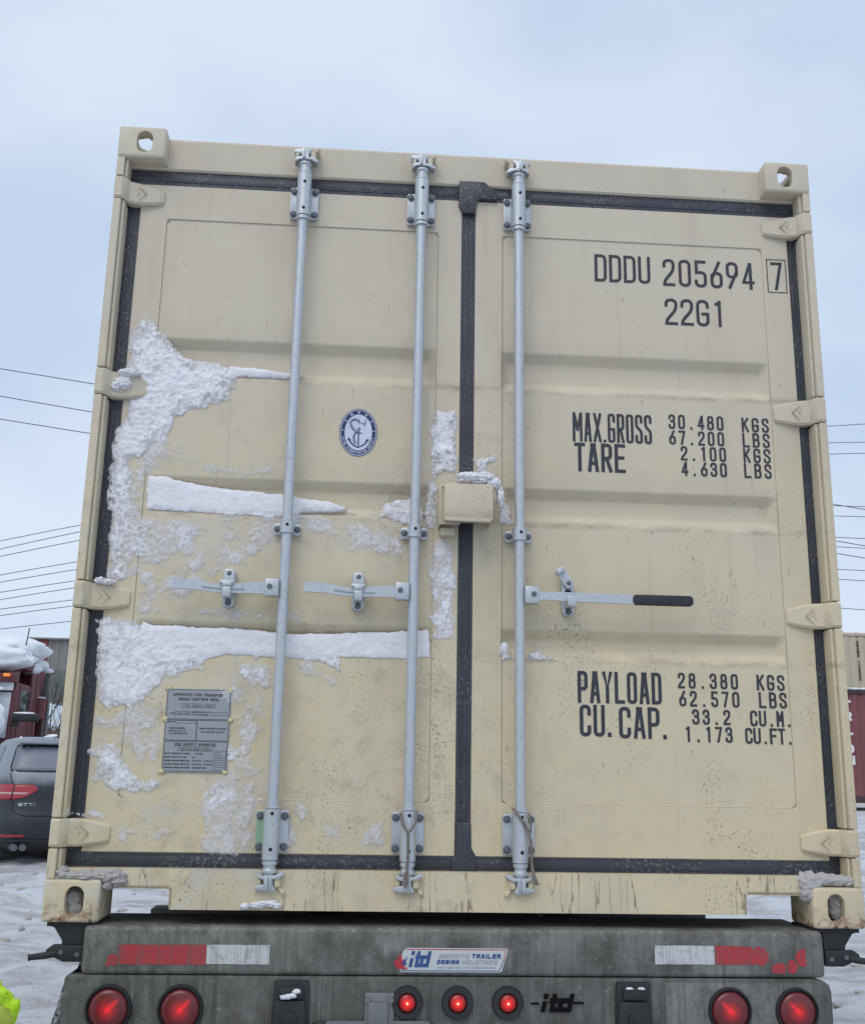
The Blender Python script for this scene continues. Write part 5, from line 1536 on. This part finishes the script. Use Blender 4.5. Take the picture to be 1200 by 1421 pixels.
for x in (-2.1, -.15):
    for y in (-1.2, 2.9):
        t = bmesh.new(); lathe(t, (x, y, .5), (1, 0, 0), [(-.13, .28), (-.15, .40), (-.12, .49), (.12, .49), (.15, .40), (.13, .28)], 28)
        w = obj('wheel', t, M['tyre'], tk, 40)
        t = bmesh.new(); lathe(t, (x, y, .5), (1, 0, 0), [(-.12, .28), (-.05, .25), (-.05, .0)], 20); obj('rim', t, M['steelgrey'], w, 40)
b = bmesh.new()
for k, (x, y, z, rx_, ry_, rz_) in enumerate((( -.9, .3, tv(912), 1.15, .62, .32), (-1.9, .3, tv(905), .8, .6, .40), (-.35, 1.0, tv(895), .62, .75, .30), (-1.2, 1.2, tv(890), 1.1, .9, .34), (-.25, 1.35, tv(892), .26, .4, .12),
        (-.12, 1.3, tv(918), .20, .3, .16), (-.08, 1.55, tv(912), .22, .25, .14), (.07, 1.80, tv(918), .11, .15, .06), (-1.0, -1.1, tv(1040), .95, 1.0, .22), (-.42, -.24, tv(1000), .40, .14, .50), (.04, 1.55, tv(960.5), .125, .125, .03), (.24, .0, tv(989.5), .20, .05, .03), (-.7, -.2, tv(956), .55, .1, .12))):
    blob(b, (x, y, z), (rx_, ry_, rz_*.85), .13, 1.8, k + 7, 4)
o = obj('roof_snow', b, M['cleansnow'], None, 180); o.location = tk.location
tag(o, 'deep white snow heaped on the roof and bonnet of the red lorry', 'snow', kind='stuff')

# ---- grey sheet metal building on posts beyond the lorry
BYD = 40.0
bx0, btop = P(49, 887, BYD); _, bbot = P(80, 975, BYD)
bg_z = gz(0, BYD)
M['sheetgrey'] = simple('grey ribbed sheet', (.205, .200, .185), .7, 0, .12, 2)
M['sheetgreen'] = simple('green grey panel', (.10, .118, .108), .7, 0, .15, 2)
M['trimred'] = simple('dull red trim', (.17, .042, .046), .6, 0, .2, 3)
bl = thing('metal_building', 'grey ribbed metal building with red corner trim, raised on posts behind the red lorry', 'building', (bx0, BYD, bg_z))
H0, H1 = bbot - bg_z, btop - bg_z
v, f = corrugated(0, .55, 22.0, H0, H1, .32, .05)
v = [(p[1], p[0], p[2]) for p in v]
raw('wall', v, f, M['sheetgrey'], bl)
b = bmesh.new(); box(b, .6, 22, .10, 9, H0 + .02, H1 - .02); obj('wall_core', b, M['sheetgrey'], bl)
b = bmesh.new(); box(b, -.02, .545, -.04, 9, H0 + .6, H1, .02); obj('corner_trim', b, M['trimred'], bl, 40)
b = bmesh.new(); box(b, .6, 22, -.03, .04, H0 + .05, H0 + 1.25, .01); obj('lower_panel', b, M['sheetgreen'], bl, 40)
b = bmesh.new()
for x in (2.2, 7, 12, 17, 21.5):
    for y in (.4, 8.5): box(b, x, x + .25, y, y + .25, 0, H0 + .1)
obj('post', b, M['steelgrey'], bl)
b = bmesh.new(); prism(b, [(-.2, H1), (22.1, H1), (22.1, H1 + .06), (-.2, H1 + .06)], -.15, 9.1); obj('roof', b, M['sheetgrey'], bl)

# ---- board fence and bare shrubs under it
M['reed'] = simple('weathered brown boards', (.155, .105, .080), .85, 0, .45, 6)
M['twig'] = simple('bare brown twigs', (.085, .065, .055), .9, 0, .3, 10)
FYD = 24.0
fx0 = P(56, 1000, FYD)[0]; ftop = P(80, 1011, FYD)[1]; fg = gz(0, FYD)
fe = thing('board_fence', 'weathered brown board fence between the lorry and the container', 'fence', (fx0, FYD, fg))
b = bmesh.new()
for k in range(70):
    h = ftop - fg - random.uniform(0, .06); box(b, k*.14, k*.14 + .128, random.uniform(-.008, .008), .03, 0, h)
obj('boards', b, M['reed'], fe)
b = bmesh.new(); box(b, -.1, 9.9, .0305, .08, ftop - fg - .5, ftop - fg - .4); box(b, -.1, 9.9, -.06, .09, ftop - fg + .001, ftop - fg + .05); obj('rail', b, M['steelgrey'], fe)
def shrub(name, label, cat, x, y, z, h, spread, n, seed, group):
    r = random.Random(seed); root = thing(name, label, cat, (x, y, z), 0, group)
    bt, bw = bmesh.new(), bmesh.new()
    def grow(b, p, d, l, rad, depth):
        pts = [p]; q = Vector(p)
        for k in range(3):
            d = (d + Vector((r.uniform(-.25, .25), r.uniform(-.25, .25), r.uniform(-.05, .2)))).normalized(); q = q + d*l/3; pts.append(q.copy())
        tube(b, pts, [rad, rad*.85, rad*.7, rad*.5], 5 if depth else 6)
        if depth < 3:
            for k in range(4 if depth else n):
                nd = (d + Vector((r.uniform(-.9, .9)*spread, r.uniform(-.9, .9)*spread, r.uniform(-.1, .7)))).normalized()
                grow(bw, pts[r.randint(1, 3)], nd, l*r.uniform(.5, .75), rad*.5, depth + 1)
    for k in range(3): grow(bt, Vector((r.uniform(-.2, .2), r.uniform(-.2, .2), 0)), Vector((r.uniform(-.3, .3)*spread, 0, 1)), h*.45, .03*h/3, 0)
    obj('trunk', bt, M['twig'], root); obj('twigs', bw, M['twig'], root)
    return root
xx, zz = P(82, 975, 30); shrub('bare_tree', 'tall bare tree in front of the grey metal building', 'tree', xx, 30.0, gz(xx, 30), P(80, 905, 30)[1] - gz(xx, 30), .8, 5, 4, None)
for k, (u, vtop, y, lb) in enumerate(((66, 985, 27.5, 'leafless shrub rising over the fence beside the lorry'), (78, 978, 28.5, 'densest leafless shrub over the middle of the fence'), (92, 985, 27.0, 'leafless shrub over the fence next to the container'))):
    xx, ztop = P(u, vtop, y); shrub('bare_shrub', lb, 'shrub', xx, y, gz(xx, y), ztop - gz(xx, y), 1.0, 9, 11 + k, 'bare shrubs beyond the fence')

# ---- stacked containers at the right
M['maroon'] = simple('faded maroon container paint', (.190, .060, .066), .6, 0, .18, 1.2)
M['stackcream'] = simple('dull beige container paint', (.50, .445, .335), .6, 0, .08, 1.5)
M['whitepaint'] = simple('white stencil paint', (.72, .70, .70), .6)
M['darkedge'] = simple('dark steel rail', (.05, .03, .032), .6)
def stack_box(label, x, y, z, h, mat, length=12.19, edge=None):
    r = thing('shipping_container', label, 'shipping container', (x, y, z), 0, None)
    v, f = corrugated(0.02, .16, length - .16, .16, h - .12, .275, .036)
    raw('side_wall', [(p[1], p[0], p[2]) for p in v], f, mat, r)
    b = bmesh.new(); box(b, .16, length - .16, .07, 2.42, .15, h - .03); obj('shell', b, mat, r)
    b = bmesh.new(); box(b, .16, length - .16, .0, .069, .0, .155, .004); box(b, .16, length - .16, .0, .069, h - .115, h - .01, .004); obj('rail', b, edge or mat, r, 40)
    b = bmesh.new()
    for xx in (0, length - .158):
        for yy in (0, 2.28): box(b, xx, xx + .158, yy, yy + .158, 0, h, .01)
    obj('corner_post', b, mat, r, 40)
    return r
RY = 23.7
mx0, mzb = P(1128, 1113, RY); mzt = P(1185, 957, RY)[1]
mz = mzb
c1 = stack_box('maroon container with white upright lettering, standing on the snow at the right', mx0, RY, mz, mzt - mz, M['maroon'], 12.19, M['darkedge'])
T = Text()
lx = P(1177, 1010, RY)[0] - mx0
for ch, v in zip('TRITON', (978, 994, 1009, 1023, 1039, 1055)):
    zc = P(1180, v, RY)[1] - mz; T.glyph(ch, lx - .11, zc - .115, .22, .23, .060, .012)
T.build('lettering', M['whitepaint'], c1)
RY2 = 32.0
bx_, bzt = P(1122, 876, RY2); _, bzb = P(1185, 1113, RY)
hh_ = 2.9
g2 = gz(bx_, RY2)
c2 = stack_box('dull beige container raised behind the maroon one, dark upright lettering', bx_, RY2, bzt - hh_, hh_, M['stackcream'])
lo = bzt - hh_ - g2
c3 = stack_box('beige container underneath the raised beige one, behind the maroon container', bx_, RY2, g2, lo - .01, M['stackcream'])
T = Text()
def vtxt(s, u, v0, v1, w, sw):
    for k, ch in enumerate(s):
        if ch == ' ': continue
        v = v0 + (v1 - v0)*k/(len(s) - 1); xq, zq = P(u + (v - 890)*.085, v, RY2); T.glyph(ch, xq - bx_ - w/2, zq - (bzt - hh_) - w*.85, w, w*1.6, sw, .012)
vtxt('SGANU 175222', 1189, 891, 942, .065, .024)
T.build('lettering', M['inkblack'], c2)
T = Text(); xq, zq = P(1187.5, 880, RY2); T.glyph('U', xq - bx_ - .05, zq - (bzt - hh_) - .09, .10, .17, .022, .012); T.build('lettering', M['trimred'], c2)
b = bmesh.new()
for k in range(40): blob(b, (mx0 + .1 + k*.31, RY + .2, mzt + .02), (.20, .26, .045), .3, 2, k, 2)
o = obj('roof_snow', b, M['cleansnow'], None, 180)
tag(o, 'thin scalloped snow line along the top of the maroon container', 'snow', kind='stuff')

# ---- overhead wires
M['cable'] = simple('weathered overhead cable', (.10, .105, .12), .7)
def wire(pix, y, rad, label, group):
    pts = [(P(u, v, y)[0], P(u, v, y)[1]) for u, v in pix]
    xs_ = np.array([p[0] for p in pts]); zs_ = np.array([p[1] for p in pts])
    co = np.polyfit(xs_, zs_, min(2, len(pts) - 1))
    b = bmesh.new(); X0, X1 = xs_.min() - 160, xs_.max() + 160
    t = np.linspace(X0, X1, 160); tc_ = np.clip(t, xs_.min() - 6, xs_.max() + 6)
    zz_ = np.polyval(co, tc_) + np.polyval(np.polyder(co), tc_)*(t - tc_)
    tube(b, [(a, y, c) for a, c in zip(t, zz_)], rad, 5)
    o = obj('power_line', b, M['cable'], None, 180); return tag(o, label, 'power line', group)
LO = [((0, 752), (115.5, 726.5), (1146, 593.8), (1200, 586.4)), ((0, 763), (115, 736), (1147, 616.3), (1200, 612)), ((0, 773), (112.7, 748.5), (1148, 631.7), (1200, 627.6)),
      ((0, 799), (110, 778), (1155, 703.8), (1200, 701.3)), ((0, 809), (108, 789), (1155.6, 717.8), (1200, 715.5)), ((0, 823), (107, 804.5), (1157, 747.5), (1200, 745.7)),
      ((0, 833), (105, 814.6), (1158, 760.1), (1200, 759.5)), ((0, 846), (104, 831.5), (1161, 791.5), (1200, 790.6)), ((0, 855), (103, 840), (1162, 805.2), (1200, 804.8)), ((0, 873.5), (99, 861.7), (1164, 844.7), (1200, 845.6))]
ordn = ['topmost', 'second from the top', 'third from the top', 'fourth from the top', 'fifth from the top', 'fifth from the bottom', 'fourth from the bottom', 'third from the bottom', 'second from the bottom', 'lowest']
for k, px in enumerate(LO): wire(px, 62.0, .024, ordn[k] + ' of the ten wires rising rightwards behind the container', 'overhead wires crossing behind the container')
for k, (px, nm) in enumerate(zip((((0, 511.5), (135, 533.5)), ((0, 549.6), (131.5, 572.4)), ((0, 581.4), (128, 602))), ('upper', 'middle', 'lower'))):
    wire(px, 55.0, .026, nm + ' of the three high wires slanting down behind the container at left', 'high wires at the left')

# ================================================================== WORKER AT THE LEFT EDGE
def skin(name, joints, bones, mat, parent, sub=2, root='pelvis'):
    me = bpy.data.meshes.new(name); b = bmesh.new(); lay = b.verts.layers.skin.verify()
    vm = {}
    for k, (co, r) in joints.items():
        q = b.verts.new(co); q[lay].radius = (r, r) if not isinstance(r, tuple) else r; q[lay].use_root = (k == root); vm[k] = q
    for a, c in bones: b.edges.new((vm[a], vm[c]))
    b.to_mesh(me); b.free()
    o = bpy.data.objects.new(name, me); COL.objects.link(o)
    o.modifiers.new('s', 'SKIN').use_smooth_shade = True
    m2 = o.modifiers.new('d', 'SUBSURF'); m2.levels = sub; m2.render_levels = sub
    me2 = evaluated(o); bpy.data.objects.remove(o)
    me2.materials.clear(); me2.materials.append(mat)
    for p in me2.polygons: p.use_smooth = True
    o = bpy.data.objects.new(name, me2); return link(o, parent)
M['skin'] = simple('skin', (.48, .27, .19), .55, 0, .1, 20)
def hivis_mat():
    m, t, bb = new_mat('lime hi-vis fabric'); N = NB(m); v = N.coords()
    f = N.noise(v, 16, 4, .6, 1.2)
    N.col(N.mix(f, (.46, .78, .008), (.62, .93, .03))); bb.inputs['Roughness'].default_value = .55
    N.nrm(N.bump(N.noise(v, 22, 4, .6, 1.5), .8, .02)); return m
M['hivis'] = hivis_mat()
M['hivispanel'] = simple('grainy yellow green fabric panel', (.36, .42, .05), .7, 0, .35, 130)
M['dark_cloth'] = simple('dark work trousers', (.025, .028, .04), .85)
M['boot'] = simple('brown work boots', (.06, .04, .025), .7)
ewx, ewz = P(-6, 1440, -.95)
pr = ewx - .46
hs = (ewz + .02)/1.16        # whole figure scaled so that the elbow lands at its height
J = {'pelvis': ((0, 0, .95), .125), 'spine': ((0, .01, 1.12), .115), 'chest': ((0, 0, 1.32), .135), 'neck': ((0, .01, 1.49), .055), 'head': ((0, .03, 1.58), .078), 'crown': ((0, .03, 1.69), .080)}
B = [('pelvis', 'spine'), ('spine', 'chest'), ('chest', 'neck'), ('neck', 'head'), ('head', 'crown')]
for s, nme in ((1, 'r'), (-1, 'l')):
    J['sh' + nme] = ((s*.19, 0, 1.41), .062)
    if s > 0: J['el' + nme] = ((.46, -.03, 1.16), .042); J['wr' + nme] = ((.24, .13, 1.02), .028); fd = Vector((-.65, .55, -.15)).normalized(); up = Vector((.1, .2, -1))
    else: J['el' + nme] = ((-.25, -.02, 1.12), .042); J['wr' + nme] = ((-.27, .08, .88), .028); fd = Vector((0, .1, -1)).normalized(); up = Vector((0, 1, 0))
    w = Vector(J['wr' + nme][0]); pm = w + fd*.06
    J['pm' + nme] = (tuple(pm), (.036, .016))
    B += [('chest', 'sh' + nme), ('sh' + nme, 'el' + nme), ('el' + nme, 'wr' + nme), ('wr' + nme, 'pm' + nme)]
    sd_ = fd.cross(up).normalized(); cur = sd_.cross(fd).normalized()
    for k, (off, ln) in enumerate(((-.030, .070), (-.010, .080), (.011, .075), (.031, .058))):
        a = pm + fd*.030 + sd_*off; c_ = a + fd*ln*.5 + cur*.006; e_ = c_ + fd*ln*.4 + cur*.022
        for q, pnt, rr in (('a', a, .0095), ('b', c_, .0088), ('c', e_, .0078)): J[f'{nme}{k}{q}'] = (tuple(pnt), rr)
        B += [('pm' + nme, f'{nme}{k}a'), (f'{nme}{k}a', f'{nme}{k}b'), (f'{nme}{k}b', f'{nme}{k}c')]
    ta = w + fd*.030 - sd_*.032; tb = ta + fd*.035 - sd_*.022 + cur*.01
    J[nme + 'ta'] = (tuple(ta), .012); J[nme + 'tb'] = (tuple(tb), .010); B += [('wr' + nme, nme + 'ta'), (nme + 'ta', nme + 'tb')]
    J['hip' + nme] = ((s*.10, 0, .90), .085); J['kn' + nme] = ((s*.12, .02, .50), .058); J['an' + nme] = ((s*.13, -.02, .09), .040); J['toe' + nme] = ((s*.15, .16, .04), .034)
    B += [('pelvis', 'hip' + nme), ('hip' + nme, 'kn' + nme), ('kn' + nme, 'an' + nme), ('an' + nme, 'toe' + nme)]
per = skin('person', J, B, M['skin'], None)
per.location = (pr, -.95, 0); per.scale = (1, 1, hs)
tag(per, 'worker in a lime hi-vis jacket at the left edge, only an elbow in view', 'person')
JK = {'pelvis': ((0, 0, .86), .165), 'spine': ((0, .01, 1.12), .165), 'chest': ((0, 0, 1.32), .175), 'neck': ((0, .01, 1.475), .080),
      'shr': ((.20, 0, 1.41), .095), 'elr': ((.46, -.03, 1.16), .082), 'wrr': ((.275, .10, 1.04), .055), 'shl': ((-.20, 0, 1.41), .095), 'ell': ((-.26, -.02, 1.12), .078), 'wrl': ((-.272, .06, .92), .055)}
jb = [('pelvis', 'spine'), ('spine', 'chest'), ('chest', 'neck'), ('chest', 'shr'), ('shr', 'elr'), ('elr', 'wrr'), ('chest', 'shl'), ('shl', 'ell'), ('ell', 'wrl')]
jk = skin('jacket', JK, jb, M['hivis'], per, 4)
from mathutils import noise as mnoise
for vv in jk.data.vertices:
    n_ = mnoise.fractal(Vector(vv.co)*22, 0.8, 2.1, 5); vv.co += vv.normal*(.020*abs(n_) - .006 + .012*mnoise.noise(Vector((vv.co.x*8, vv.co.y*8, vv.co.z*42))))
b = bmesh.new(); blob(b, (.468, -.088, 1.172), (.050, .040, .060), .10, 3, 3, 4); obj('elbow_patch', b, M['hivispanel'], per, 180)
TK = {'pelvis': ((0, 0, .95), .15)}
tb_ = []
for s, nme in ((1, 'r'), (-1, 'l')):
    TK['hip' + nme] = ((s*.10, 0, .88), .115); TK['kn' + nme] = ((s*.12, .02, .50), .085); TK['an' + nme] = ((s*.13, -.02, .12), .080)
    tb_ += [('pelvis', 'hip' + nme), ('hip' + nme, 'kn' + nme), ('kn' + nme, 'an' + nme)]
skin('trousers', TK, tb_, M['dark_cloth'], per)
for s in (1, -1): skin('boot', {'pelvis': ((s*.13, -.05, .055), .052), 'm': ((s*.14, .06, .05), .052), 't': ((s*.152, .17, .045), .045), 'u': ((s*.13, -.02, .17), .058)}, [('pelvis', 'm'), ('m', 't'), ('pelvis', 'u')], M['boot'], per)
b = bmesh.new(); blob(b, (0, .025, 1.70), (.098, .112, .085), .04, 2, 2, 3); obj('knit_hat', b, M['dark_cloth'], per, 180)
b = bmesh.new()
blob(b, (0, .125, 1.605), (.014, .020, .022), .05, 2, 1, 2)
for s in (-1, 1): blob(b, (s*.088, .02, 1.60), (.012, .022, .032), .05, 2, 1, 2)
obj('nose_and_ears', b, M['skin'], per, 180)
b = bmesh.new()
for s in (-1, 1): blob(b, (s*.033, .104, 1.632), (.011, .008, .008), .02, 2, 1, 2)
blob(b, (0, .108, 1.562), (.024, .008, .006), .02, 2, 1, 2)
obj('eyes_and_mouth', b, M['dark_cloth'], per, 180)
